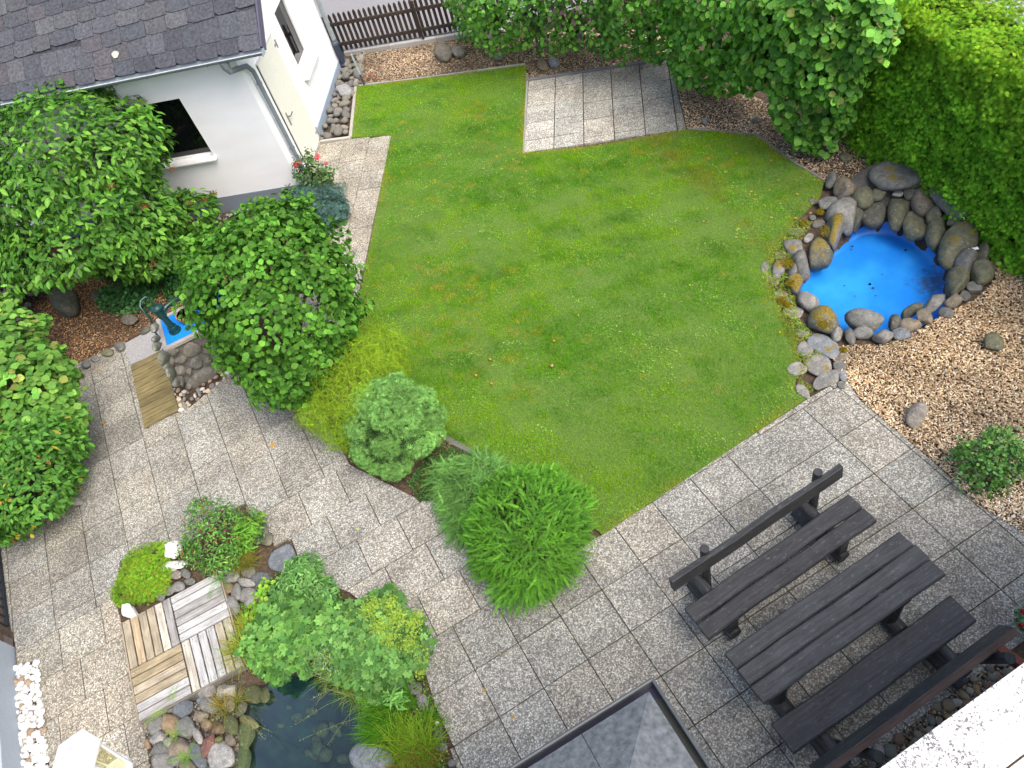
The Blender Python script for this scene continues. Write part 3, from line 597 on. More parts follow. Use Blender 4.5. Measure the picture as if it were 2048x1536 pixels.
Q = [(412, 1380, 20, 14, -20, G3, 'round', 'smooth oval grey cobble touching the deck corner'), (454, 1383, 25, 10, -8, (.55, .53, .48), 'craggy', 'white and black mottled craggy stone by the pond'), (418, 1411, 20, 15, 10, G1, 'round', 'striped grey cobble below the oval one'),
 (364, 1418, 23, 16, -30, (.20, .23, .26), 'angular', 'dark blue angular rock beside the deck'), (340, 1416, 14, 11, 0, GB, 'angular', 'small brown rock under the deck edge'), (342, 1449, 20, 17, 10, OC, 'round', 'flat topped ochre coloured cobble'), (314, 1447, 20, 27, 20, G2, 'flat', 'large dark grey slab under the ochre cobble'),
 (369, 1452, 17, 17, 0, G2, 'round', 'dark striped cobble right of the ochre one'), (399, 1435, 16, 13, -10, GB, 'angular', 'brown cobble beside dry grass'), (414, 1448, 13, 11, 20, OC, 'angular', 'knobbly orange-brown stone below the striped cobble'), (459, 1408, 10, 15, 0, GB, 'round', 'brown cobble behind dry grass at the pond'),
 (479, 1417, 8, 18, 30, DG, 'round', 'long green-grey stone dipping to the pond'), (506, 1388, 19, 18, 10, MG, 'round', 'big round algae covered cobble at the waterline'), (485, 1361, 13, 16, 0, (.12, .10, .07), 'round', 'dark brown cobble in the pond corner'), (496, 1370, 10, 10, 0, (.15, .11, .08), 'round', 'small brown stone leaning on the algae covered cobble'),
 (514, 1354, 12, 11, 0, (.08, .08, .055), 'round', 'blackish cobble in the pond corner'), (532, 1346, 12, 14, 0, (.07, .075, .05), 'round', 'darkest cobble under the leaves at the water'), (529, 1389, 9, 14, 10, MG, 'round', 'green stone right of the algae covered cobble'), (479, 1388, 8, 12, 0, DG, 'round', 'narrow green-grey stone left of the algae covered cobble'),
 (552, 1356, 10, 12, 20, DG, 'round', 'greenish stone at the top of the pond'), (497, 1445, 18, 12, 15, (.22, .21, .09), 'round', 'olive cobble jutting into the pond'), (462, 1451, 11, 20, -8, MG, 'round', 'tall mossy cobble at the pond edge'), (436, 1458, 15, 15, 0, (.25, .18, .09), 'angular', 'brown square cobble with yellow leaf'),
 (395, 1472, 9, 19, -25, LT, 'round', 'pale slender cobble by the little stream'), (415, 1492, 11, 25, 25, RED, 'angular', 'reddish elongated cobble by the pale slab'), (438, 1479, 9, 6, -20, (.20, .20, .07), 'round', 'small yellow-green pebble on the pale slab'), (443, 1505, 26, 32, 10, (.38, .38, .36), 'flat', 'broad pale lichened slab sloping to the pond'),
 (314, 1478, 15, 12, -25, LT, 'round', 'pale grey cobble at the paving edge'), (317, 1499, 19, 14, -20, G2, 'round', 'dark grey cobble with white vein'), (337, 1489, 10, 12, 40, G3, 'round', 'small pale cobble under the fern'), (355, 1500, 23, 19, 10, (.30, .25, .18), 'round', 'large speckled tan cobble'),
 (324, 1521, 23, 17, -15, G1, 'round', 'light grey cobble near the bottom edge'), (346, 1523, 16, 10, -10, G1, 'round', 'grey cobble beside the lower fern'), (377, 1533, 15, 12, 20, GB, 'round', 'brown cobble cut by the bottom edge'), (291, 1449, 5, 12, 5, GB, 'round', 'narrow brown stone between slab and paving'),
 (295, 1488, 7, 10, 0, OC, 'round', 'small ochre stone against the paving'), (361, 1397, 15, 8, -25, G2, 'round', 'dark stone tucked under the deck'), (385, 1393, 12, 7, -20, (.10, .10, .08), 'round', 'nearly black stone below the deck edge'),
 (521, 1041, 8, 11, 0, G1, 'round', 'topmost grey stone in the paving notch'), (526, 1060, 9, 11, 10, G2, 'round', 'middle grey stone in the paving notch'), (533, 1078, 12, 12, 0, (.24, .23, .17), 'round', 'olive-grey stone at the paving step'), (511, 1081, 10, 10, 0, G2, 'round', 'grey stone left of the olive-grey one'),
 (455, 1153, 20, 13, 5, G1, 'flat', 'flat grey stone above the deck corner'), (499, 1144, 13, 13, 0, G2, 'flat', 'flat stone under the dry grass tuft'), (492, 1165, 15, 9, 5, LT, 'round', 'pale oval stone right of the deck'), (455, 1176, 13, 8, -12, OC, 'round', 'tan stone at the deck corner'),
 (474, 1185, 10, 15, 10, G1, 'round', 'upright grey stone right of the tan one'), (496, 1192, 16, 13, -20, G3, 'round', 'large pale grey cobble right of the deck'), (465, 1211, 15, 16, 20, G1, 'round', 'grey cobble against the deck side'), (502, 1208, 11, 8, -10, LT, 'round', 'whitish small cobble beside the strawberry leaves'), (522, 1195, 13, 10, 0, GB, 'round', 'pinkish cobble under strawberry leaves'),
 (352, 1149, 11, 8, 0, (.38, .34, .28), 'craggy', 'small rough stone under the white rocks'), (373, 1149, 11, 10, 0, G2, 'round', 'round grey stone right of the rough one'), (355, 1173, 14, 8, -15, G1, 'round', 'grey stone along the upper deck edge'), (337, 1182, 12, 9, -15, G2, 'round', 'darker stone along the upper deck edge'), (320, 1191, 10, 10, 0, G2, 'round', 'stone under the lime cushion at the deck edge'), (380, 1163, 11, 7, -15, G2, 'flat', 'flat stone at the deck top corner'),
 (822, 1373, 22, 14, 20, G2, 'flat', 'flat grey slab below the flowering perennial'), (846, 1402, 8, 19, -15, G1, 'flat', 'narrow slab along the paving right of the reeds'), (862, 1428, 9, 17, -15, G1, 'flat', 'pale slab with holes along the paving'), (878, 1468, 10, 21, -12, (.27, .28, .2), 'flat', 'long mossy slab along the paving'), (882, 1494, 12, 9, 0, G2, 'flat', 'small slab below the long mossy one'),
 (858, 1459, 8, 11, 0, G2, 'round', 'brownish stone inside the long mossy slab'), (905, 1528, 10, 8, -20, G1, 'angular', 'angular stone at the lower paving corner'), (489, 1474, 16, 30, 20, (.13, .17, .06), 'flat', 'green mossy slab sinking into the pond'), (484, 1520, 15, 30, 5, (.10, .15, .05), 'flat', 'dark green slab at the lower left of the pond'), (462, 1480, 9, 12, 0, GB, 'round', 'small brown stone beside the green mossy slab'), (393, 1510, 12, 30, -15, (.16, .19, .20), 'flat', 'dark stone bed of the little stream'), (402, 1400, 10, 8, 0, (.2, .24, .27), 'flat', 'dark wet stone below the oval cobble'), (741, 1514, 40, 28, 8, (.27, .30, .34), 'round', 'large blue-grey pitted boulder at the pond'), (874, 1447, 4, 4, 0, WH, 'round', 'tiny white pebble at the paving edge')]
for q in Q:
    big = q[2]*q[3]; wet = q[0] > 470 and q[1] > 1335 and q[0] < 700
    stone(q[0], q[1], q[2], q[3], q[4], (-.08 if wet else (.0 if q[6] == 'flat' else .03)), min(.2, .05+big/3500), q[5], .04 if q[6] == 'flat' else 0, 'cobble', None, q[7], 'stone', 'stones around the pond', q[6], m=STONE, shrink=1.16)
for q in [(348, 1098, 18, 19, 0, .1, .2, 'taller craggy white rock beside the pond shrub'), (345, 1130, 25, 10, -12, .06, .12, 'flatter white rock below the taller one'), (258, 1225, 20, 14, 0, .07, .14, 'white rock at the outer corner of the deck')]:
    stone(q[0], q[1], q[2], q[3], q[4], q[5], q[6], WH, 0, 'rock', None, q[7], 'rock', None, 'craggy', shrink=1.05)
for i in range(34):                                        # cobbles under the water
    while True:
        px, py = random.uniform(475, 720), random.uniform(1365, 1600)
        if inpoly(np.array([P(px, py, -.2).x]), np.array([P(px, py, -.2).y]), POND)[0]: break
    d = float(edgedist(np.array([P(px, py).x]), np.array([P(px, py).y]), POND)[0]); z = -.2-.45*min(1, d/.5)
    stone(px, py, random.uniform(11, 22), random.uniform(10, 16), random.uniform(0, 180), z, .12, (.30, .27, .12), 0, 'cobble', None, 'green algae covered cobble under the pond water', 'stone', 'submerged cobbles', 'round', sub=2)
stone(566, 1112, 30, 38, 25, .0, .05, (.22, .25, .28), 0, 'flagstone', None, 'large dark slate flagstone in the paving notch', 'flagstone', None, 'flat')
stone(510, 1170, 40, 26, -20, -.02, .05, (.17, .19, .21), 0, 'flagstone', None, 'slate flagstone partly under stones and strawberry leaves', 'flagstone', None, 'flat')

# pebbles filled into strips
def pebbles(poly, rad, n, cols, name, label, cat, group, z=0, protos=7, flat=.62, tries=9000, weights=None):
    """Poisson-like fill, individual linked copies"""
    pr = []
    for k in range(protos):
        V, F = rockshape(2, .06, 3 if k % 2 else 0, 0, .2); V = V*np.array([1, random.uniform(.66, .95), flat]); me = bpy.data.meshes.new(name); me.from_pydata(V.tolist(), [], F.tolist())
        for p in me.polygons: p.use_smooth = True
        me.materials.append(PEBBLE); pr.append(me)
    xs = [p[0] for p in poly]; ys = [p[1] for p in poly]; pts = []
    for _ in range(tries):
        x, y = random.uniform(min(xs), max(xs)), random.uniform(min(ys), max(ys)); r = random.uniform(*rad)
        if not inpoly(np.array([x]), np.array([y]), poly)[0]: continue
        if all((x-a)**2+(y-b)**2 > ((r+c)*.80)**2 for a, b, c in pts): pts.append((x, y, r))
        if len(pts) >= n: break
    for x, y, r in pts:
        o = bpy.data.objects.new(name, random.choice(pr)); COL.objects.link(o)
        o.location = (x, y, z+r*.3+random.uniform(0, r*.3)); o.scale = (r*1.12,)*3; o.rotation_euler = (random.uniform(-.3, .3), random.uniform(-.3, .3), random.uniform(0, 6.28))
        c = random.choices(cols, weights)[0]; k = random.uniform(.8, 1.15); k *= .68 if max(c) < .6 else 1; o.color = (c[0]*k, c[1]*k, c[2]*k, 1); tag(o, label, cat, group)
pebbles(PL([(31, 1334), (77, 1321), (84, 1400), (100, 1560), (60, 1620), (42, 1540)]), (.028, .046), 165, [WH, (.86, .86, .85), (.5, .38, .26)], 'pebble', 'white pebble in the strip along the white wall', 'pebble', 'white pebbles along the wall', weights=[4, 8, 1])
gs = [P(1708, 1538), P(2003, 1316), P(2110, 1236)]
nv = Vector((.25, -.968, 0)); strip = [tuple(gs[0][:2]), tuple(gs[1][:2]), tuple(gs[2][:2]), tuple((gs[2]+nv*.36)[:2]), tuple((gs[0]+nv*.36)[:2])]
g0 = gs[0]-Vector((.968, .25, 0))*.7; strip = [tuple(g0[:2])]+strip[:2]+[tuple((gs[1]+nv*.36)[:2]), tuple((g0+nv*.36)[:2])]
pebbles(strip, (.026, .052), 115, [(.42, .40, .33), (.30, .19, .14), (.45, .32, .15), (.24, .25, .22), (.55, .53, .48), (.32, .29, .22), (.38, .30, .2)], 'pebble', 'rounded pebble in the drainage strip under the white ledge', 'pebble', 'mixed pebbles below the white ledge')
pebbles(PL([(338, 752), (345, 790), (357, 824), (378, 816), (463, 747), (452, 735), (440, 745), (380, 786), (362, 775)]), (.026, .04), 40, [(.62, .56, .45), WH, (.45, .34, .26), (.35, .34, .32), (.6, .5, .36)], 'pebble', 'small pale pebble around the foot of the stone pump pedestal', 'pebble', 'pebbles round the pump pedestal')
pebbles(PL([(686, 136), (716, 112), (729, 108), (723, 165), (708, 180), (700, 205), (697, 240), (694, 270), (640, 281), (656, 243)]), (.05, .115), 60, [(.26, .25, .22), (.30, .28, .24), (.22, .22, .21), (.33, .30, .25)], 'cobble', 'grey brown river cobble in the strip beside the house plinth', 'stone', 'cobbles beside the house', flat=.6)
stone(690, 181, 18, 12, -5, .1, .2, (.45, .46, .47), 0, 'rock', None, 'pale angular rock on the cobbles beside the house', 'rock', None, 'angular')
pebbles(PL([(425, 420), (560, 400), (575, 418), (430, 445)], -.2), (.02, .045), 60, [(.35, .34, .33), (.45, .44, .43)], 'gravel_stone', 'grey pebble in the splash strip below the window wall', 'pebble', 'pebbles below the window wall', z=-.2)

# =================== kerbs ===================
def kerb(pts, wdt=.05, z=.035, col=(.33, .32, .30), off=0):
    mb = MB()
    for a, c in zip(pts[:-1], pts[1:]):
        a, c = P(*a), P(*c); L = (c-a).length; k = max(1, round(L/1.0)); d = (c-a)/k; t = d.normalized(); nn = Vector((-t.y, t.x, 0))
        for i in range(k):
            m_ = a+d*(i+.5); r = random.uniform(.85, 1.12)
            mb.box(m_+nn*off+Vector((0, 0, (z-.12)/2)), t*(d.length/2-.003), nn*wdt/2, Vector((0, 0, (z+.12)/2)), (col[0]*r, col[1]*r, col[2]*r))
    o = mb.build('kerb', CONC, None, bevel=.008); tag(o, kind='structure')
kerb([(712, 172), (860, 154), (1051, 128)], .04, .016); kerb([(1055, 150), (1047, 307)], .035, .012, (.3, .3, .28)); kerb([(1053, 161), (1342, 117)], .05, .03, (.17, .17, .18))
kerb([(1375, 257), (1420, 261), (1512, 269), (1580, 319), (1650, 362)], .04, .014, (.2, .2, .19)); kerb([(712, 172), (701, 276), (640, 284)], .06, .03, (.42, .40, .36)); kerb([(724, 112), (712, 172)], .09, .04, (.32, .3, .26))
kerb([(672, 350), (676, 352), (668, 395), (640, 478), (632, 500)], .09, .07, (.44, .41, .36)); kerb([(890, 876), (940, 903), (1030, 944), (1130, 1010)], .07, .02, (.16, .16, .15))
kerb([(640, 284), (612, 345)], .03, .02, (.40, .38, .33))
kerb([(690, 108), (873, 79), (935, 69), (1010, 62)], .10, .06, (.40, .39, .37))
mb = MB(); mb.prism(PL([(245, 690), (300, 660), (318, 655), (330, 690), (322, 704), (263, 729)]), -.04, .006, (1.0, 1.0, 1.02)); o = mb.build('concrete_slab', m_attr('fine_concrete', .9, 90, .22, .42, .6)); tag(o, kind='structure')
# =================== garden house ===================
def vv(x, y, z): return Vector((x, y, z))
UP = Vector((0, 0, 1))
house = thing('garden_house', 'white rendered garden house with slate roof, dark window and cream door', 'house', tuple(HC))
def panel(mb, O, U, n_out, outer, holes, depth, col):
    polys = [[Vector((x, y, 0)) for x, y in outer]]+[[Vector((x, y, 0)) for x, y in h] for h in holes]
    pts = [p for q in polys for p in q]; vs = [O+U*p.x+UP*p.y for p in pts]; fs = []
    for t in tessellate_polygon(polys):
        A, B, C_ = [vs[i] for i in t]; fs.append(tuple(t) if (B-A).cross(C_-A).dot(n_out) > 0 else tuple(t)[::-1])
    mb.add(vs, fs, col)
    for h in holes:
        k = len(h); a = [O+U*x+UP*y for x, y in h]; b_ = [p-n_out*depth for p in a]; c_ = sum(a, Vector())/k
        for i in range(k):
            q = [a[i], a[(i+1) % k], b_[(i+1) % k], b_[i]]; nrm = (q[1]-q[0]).cross(q[2]-q[0])
            if nrm.dot(c_-q[0]) < 0: q = q[::-1]
            mb.add(q, [(0, 1, 2, 3)], col)
W1 = (.88, .90, .93); mb = MB()
def rect(a, b_, c_, d): return [(a, c_), (b_, c_), (b_, d), (a, d)]
panel(mb, HC-UP*.25, HA, -HB, [(0, 0), (6, 0), (6, 3.04), (0, 3.04)], [rect(1.19, 2.32, 1.18, 2.28)], .14, W1)
panel(mb, HC-UP*.25, HB, -HA, [(0, 0), (4.03, 0), (4.03, 3.04), (2.015, 4.74), (0, 3.04)], [rect(2.05, 3.02, 1.17, 2.38), rect(.53, 1.5, .27, 2.32)], .16, W1)
panel(mb, HC-UP*.25+HB*4.03, HA, HB, [(0, 0), (6, 0), (6, 3.04), (0, 3.04)], [], .1, W1)
mb.build('wall', RENDER, house)
mb = MB(); PC = (.20, .235, .29)
mb.box(HC+HA*3-HB*.004+UP*-.055, HA*3.004, HB*.012, UP*.185, PC); mb.box(HC+HB*.255-HA*.004+UP*-.055, HB*.259, HA*.012, UP*.185, PC)
mb.box(HC+HB*2.785-HA*.006+UP*-.04, HB*1.265, HA*.012, UP*.20, (.30, .37, .45)); mb.build('plinth', PLAIN, house)
# windows
def window(O, U, n_out, a, b_, c_, d, depth, fr, glass_col, sill_z, sill_out, frcol=(.85, .86, .87), mull=False):
    mb = MB(); base = O-n_out*depth
    for (x0, x1, z0, z1) in ((a, b_, c_, c_+fr), (a, b_, d-fr, d), (a, a+fr, c_+fr, d-fr), (b_-fr, b_, c_+fr, d-fr)):
        mb.box(base+U*(x0+x1)/2+UP*(z0+z1)/2+n_out*.02, U*((x1-x0)/2), n_out*.028, UP*((z1-z0)/2), frcol)
    f = mb.build('window', PLAIN, house, bevel=.004)
    mb = MB(); mb.box(base+U*(a+b_)/2+UP*(c_+d)/2+n_out*.004, U*((b_-a)/2-fr*.8), n_out*.006, UP*((d-c_)/2-fr*.8)); mb.build('pane', GLASSD, f)
    mb = MB(); mb.box(O+U*(a+b_)/2+UP*sill_z+n_out*(sill_out/2-depth/2), U*((b_-a)/2+.04), n_out*((sill_out+depth)/2-.01), UP*.014, (.80, .81, .82)); mb.build('sill', PLAIN, f, bevel=.004)
window(HC, HA, -HB, 1.19, 2.32, .93, 2.03, .13, .035, None, .915, .10)
window(HC, HB, -HA, 2.05, 3.02, .92, 2.13, .15, .10, None, .905, .12)
# door
CREAM = (.76, .76, .69); mb = MB(); mb.box(HC+HB*1.015-HA*.012+UP*1.04, HB*.475, HA*.022, UP*1.02, CREAM); door = mb.build('door', PLAIN, house, bevel=.004)
mb = MB(); mb.box(HC+HB*1.015-HA*-.02+UP*2.065, HB*.5, HA*.06, UP*.012, (.62, .60, .62)); mb.box(HC+HB*.534+HA*.03+UP*1.04, HB*.004, HA*.05, UP*1.03, (.05, .05, .05)); mb.build('door_frame', PLAIN, house)
h = HC+HB*.66-HA*.05+UP*1.03; mb = MB(); mb.tube([h+HA*.02, h-HA*.045, h-HA*.05+HB*.03, h-HA*.05+HB*.13], .011, 8, (.12, .12, .12)); mb.box(h+HA*.012-UP*.05, HB*.02, HA*.004, UP*.12, (.2, .2, .2)); mb.build('handle', METAL, door, bevel=.002)
for z in (.18, 1.88):
    mb = MB(); mb.tube([HC+HB*1.505-HA*.045+UP*(z-.07), HC+HB*1.505-HA*.045+UP*(z+.07)], .014, 8, (.30, .29, .30)); mb.box(HC+HB*1.46-HA*.036+UP*z, HB*.05, HA*.004, UP*.02, (.3, .29, .3)); mb.build('hinge', METAL, door)
# roof
RT = math.radians(40); RS = HC-HA*.6-HB*.25+UP*2.68; RD = HB*math.cos(RT)+UP*math.sin(RT); RN = RD.cross(HA); RN = RN if RN.z > 0 else -RN
mb = MB(); Lr = 2.96
mb.box(RS+HA*3.3+RD*Lr/2-RN*.035, HA*3.3, RD*Lr/2, RN*.03, (.05, .05, .06))
RD2 = -HB*math.cos(RT)+UP*math.sin(RT); RN2 = HA.cross(RD2); RN2 = RN2 if RN2.z > 0 else -RN2; RS2 = HC-HA*.6+HB*4.28+UP*2.68
mb.box(RS2+HA*3.3+RD2*Lr/2-RN2*.035, HA*3.3, RD2*Lr/2, RN2*.03, (.09, .09, .10)); roof = mb.build('roof', SLATE, house)
mb = MB(); pal = [(.070, .075, .088), (.078, .083, .096), (.064, .069, .082), (.080, .078, .088), (.070, .078, .092), (.086, .090, .100)]
def rpt(u, s, h_): return RS+HA*u+RD*s+RN*h_
def slate(u0, u1, sl, hgt, slope, hb=.016):
    c_ = random.choice(pal); k = random.uniform(.88, 1.14); c_ = tuple(x*k for x in c_); j = random.uniform(-.008, .008); hb += random.uniform(0, .006)
    def s_(u): return sl(u)+j
    g = .003; w_ = u1-u0; lo = [(u0+g, s_(u0)+.004), (u0+w_*.5, s_(u0+w_*.5)-.0), (u0+w_*.80, s_(u0+w_*.8)+.004), (u1-g, s_(u1)+.045)]
    hi = [(u1-g+.02, s_(u1)+hgt), (u0+g+.02, s_(u0)+hgt)]
    top = [rpt(u, s, hb) for u, s in lo]+[rpt(u, s, .003) for u, s in hi]; bot = [p-RN*.006 for p in top[:4]]
    mb.add(top+bot, [(0, 1, 2, 3, 4, 5), (0, 6, 7, 1), (1, 7, 8, 2), (2, 8, 9, 3), (0, 5, 6), (3, 9, 4)], c_)
u = 0.0
for k in range(24):                                        # rake of eave slates
    slate(u, u+.34, lambda u: -.03, .45, 0, .012); u += .34
u = .0
for k in range(30): slate(u, u+.30, lambda u: .19+0*u, .36, 0, .016); u += .30
for k in range(15):
    c0 = .60+.235*k
    sl = lambda u, c0=c0: max(c0-.07*u, .41 if k < 3 else .3)
    u = random.uniform(-.2, 0)
    while u < 6.4:
        w_ = random.uniform(.30, .46)
        if u+w_ > .01 and c0-.07*(u+w_/2) > .40 and c0-.07*u < Lr-.3: slate(max(u, .0), u+w_, sl, .34, 0)
        u += w_
mb.build('slates', SLATE, roof)
o = MB(); p = rpt(2.32, .30, .03); 
lich = [p+HA*.06*math.cos(t)*(1+.15*math.sin(3*t))+RD*.055*math.sin(t) for t in np.linspace(0, 6.28, 13)[:-1]]; o.add(lich+[q-RN*.006 for q in lich], [tuple(range(12))]+[(i, 12+i, 12+(i+1) % 12, (i+1) % 12) for i in range(12)], (.42, .44, .38)); o.build('lichen_patch', CONC, roof)
mb = MB()                                                   # verge and soffit boards
mb.box(RS-HA*.012+RD*Lr/2-RN*.06, RD*Lr/2, HA*.012, RN*.07, (.09, .09, .14)); mb.build('verge_board', PLAIN, house)
mb = MB(); mb.box(HC-HB*.03+HA*2.93+UP*2.575, HA*2.9, HB*.05, UP*.05, (.22, .27, .42)); mb.build('soffit_board', PLAIN, house, bevel=.01)
# gutter: half pipe
mb = MB(); gc = HC-HA*.63-HB*.315+UP*2.655; ns = 12; r = .068
for (rr, fl) in ((r, 1), (r-.006, -1)):
    ring_ = [(-math.cos(math.pi*i/ns)*rr, -math.sin(math.pi*i/ns)*rr) for i in range(ns+1)]
    vs = [gc+HA*L_+HB*a+UP*z for L_ in (0, 6.6) for a, z in ring_]; fs = [(i, i+1, ns+2+i, ns+1+i)[::fl] for i in range(ns)]
    mb.add(vs, fs, (.20, .23, .26))
mb.tube([gc-HB*r, gc-HB*r+HA*6.6], .009, 8, (.48, .53, .56)); mb.box(gc-UP*.03, HA*.004, HB*r, UP*.035, (.3, .38, .45))
for L_ in (.9, 1.9, 3.0, 4.1): mb.tube([gc+HA*L_+HB*r*math.cos(t)*1.03+UP*-r*math.sin(t)*1.03 for t in np.linspace(0, math.pi, 9)], .006, 6, (.2, .22, .24))
mb.build('gutter', METAL, house, smooth=False)
DP = (.17, .20, .22); mb = MB(); a0 = HC-HB*.315+HA*.02+UP*2.60; s0 = HC+HB*.22-HA*.075
mb.tube([a0, a0-UP*.10, a0-UP*.16-HA*.02, s0+UP*2.28+HB*-.12, s0+UP*2.12, s0+UP*2.0, s0+UP*1.0, s0+UP*.25], [.075, .06, .042, .038, .038, .036, .036, .036], 12, DP)
for z in (1.9, .7): mb.tube([s0+UP*z, s0+UP*(z+.03)], .044, 12, DP)
mb.build('downpipe', METAL, house, smooth=False)
mb = MB(); s1 = HC+HB*4.0-HA*.085; mb.tube([s1+UP*.52, s1+UP*2.6], .04, 12, (.25, .29, .31)); mb.tube([s1-UP*.1, s1+UP*.5], .058, 12, (.03, .045, .075))
for z in (.05, .5, .56): mb.tube([s1+UP*z, s1+UP*(z+.035)], .066 if z < .52 else .05, 12, (.09, .12, .15))
mb.build('downpipe', METAL, house)

# =================== fence, stake, drain ===================
F0 = P(676, 111); F1 = P(1010, 53); ft = (F1-F0).normalized(); fn = Vector((ft.y, -ft.x, 0)); FLn = (F1-F0).length
if fn.y > 0: fn = -fn
fence = thing('picket_fence', 'dark brown picket fence with pointed slats between the house and the back hedge', 'fence', tuple(F0))
k = int(FLn/.108)
for i in range(k):
    c_ = F0+ft*(.03+i*.108); q = random.uniform(.75, 1.3); h_ = .87+random.uniform(-.01, .01); mb = MB(); t = .009
    pr_ = [(-.03, .09), (.03, .09), (.03, h_-.05), (.012, h_-.008), (0, h_), (-.012, h_-.008), (-.03, h_-.05)]
    vs = [c_+ft*x+UP*z+fn*s for s in (t, -t) for x, z in pr_]
    uv0 = [(z+i, x) for x, z in pr_]
    mb.add(vs, [tuple(range(7)), tuple(range(13, 6, -1))]+[(j, 7+j, 7+(j+1) % 7, (j+1) % 7) for j in range(7)], (q, q, q), [uv0, uv0[::-1]]+[[(0, 0)]*4]*7)
    mb.build('picket', W_FENCE, fence)
for z in (.24, .66):
    mb = MB(); mb.box(F0+ft*FLn/2+UP*z+fn*.026, ft*FLn/2, fn*.016, UP*.035); mb.build('rail', W_FENCE, fence, bevel=.004)
for d_ in (.0, 1.93, 3.6):
    mb = MB(); mb.box(F0+ft*d_+UP*.44-fn*-.06, ft*.02, fn*.018, UP*.42); mb.build('post', W_FENCE, fence, bevel=.004)
p = P(729, 170); q = Vector((p.x-.02, p.y+.01, .66)); mb = MB(); mb.tube([p-UP*.05, p.lerp(q, .35)], .022, 10, (.05, .055, .06)); mb.tube([p.lerp(q, .3), q], .016, 10, (.34, .42, .43)); st = mb.build('metal_stake', METAL, None, tuple(p)); tag(st, 'thin grey metal stake standing at the lawn corner near the fence', 'stake')
mb = MB(); c0 = P(729, 165); mb.tube([c0+Vector((math.cos(t)*.12+.13, math.sin(t)*.09-.02, .02+.10*math.sin(t/2))) for t in np.linspace(3.3, -.3, 14)], .006, 6, (.40, .05, .04)); tag(mb.build('wire', PLAIN, None, tuple(c0)), 'thin red wire loop on the chips beside the metal stake', 'wire')
p = P(722, 108, .02); mb = MB(); mb.tube([p-UP*.03, p+UP*.012], [.10, .10], 20, (.22, .22, .21)); mb.tube([p, p+UP*.02], [.05, .05], 16, (.05, .05, .05)); tag(mb.build('drain_cover', CONC, None, tuple(p), bevel=.004), 'round concrete drain cover below the left end of the fence', 'drain cover')

# =================== benches and table ===================
BA = math.radians(14.8); BU = Vector((math.cos(BA), math.sin(BA), 0)); BV = Vector((-math.sin(BA), math.cos(BA), 0))
def wavy(mb, O, U, V_, L, wd, z, th, amp=.008, col=(1, 1, 1)):
    """plank with slightly wavy long edges: O corner, V_ across"""
    n = 12; a = [amp*math.sin(i*.9+random.random()*2) for i in range(n+1)]; b_ = [amp*math.sin(i*1.1+random.random()*2) for i in range(n+1)]; vs = []; fs = []; uvs = []; o = random.random()*30
    c_ = .012
    for i in range(n+1):
        x = L*i/n; e = c_ if i in (0, n) else 0
        for (v, zz) in ((a[i], z-th+c_), (a[i], z-c_), (a[i]+c_, z), (wd+b_[i]-c_, z), (wd+b_[i], z-c_), (wd+b_[i], z-th+c_), (wd+b_[i]-c_, z-th), (a[i]+c_, z-th)):
            vs.append(O+U*x+V_*v+UP*zz)
    for i in range(n):
        for k in range(8):
            k2 = (k+1) % 8; fs.append((i*8+k, i*8+k2, (i+1)*8+k2, (i+1)*8+k)); x0, x1 = L*i/n, L*(i+1)/n; w0, w1 = [(0, .04, .05, wd, wd+.03, wd+.06, wd+.08, .5, .55)[q] for q in (k, k+1)]
            uvs.append([(o+x0, w0), (o+x0, w1), (o+x1, w1), (o+x1, w0)])
    fs += [tuple(range(8)), tuple(range(n*8+7, n*8-1, -1))]; uvs += [[(o, q*.02) for q in range(8)]]*2
    mb.add(vs, fs, col, uvs)
def log(mb, a, b_, r, col=(1, 1, 1)): mb.tube([a, a.lerp(b_, .5), b_], [r*1.02, r, r*.98], 14, col)
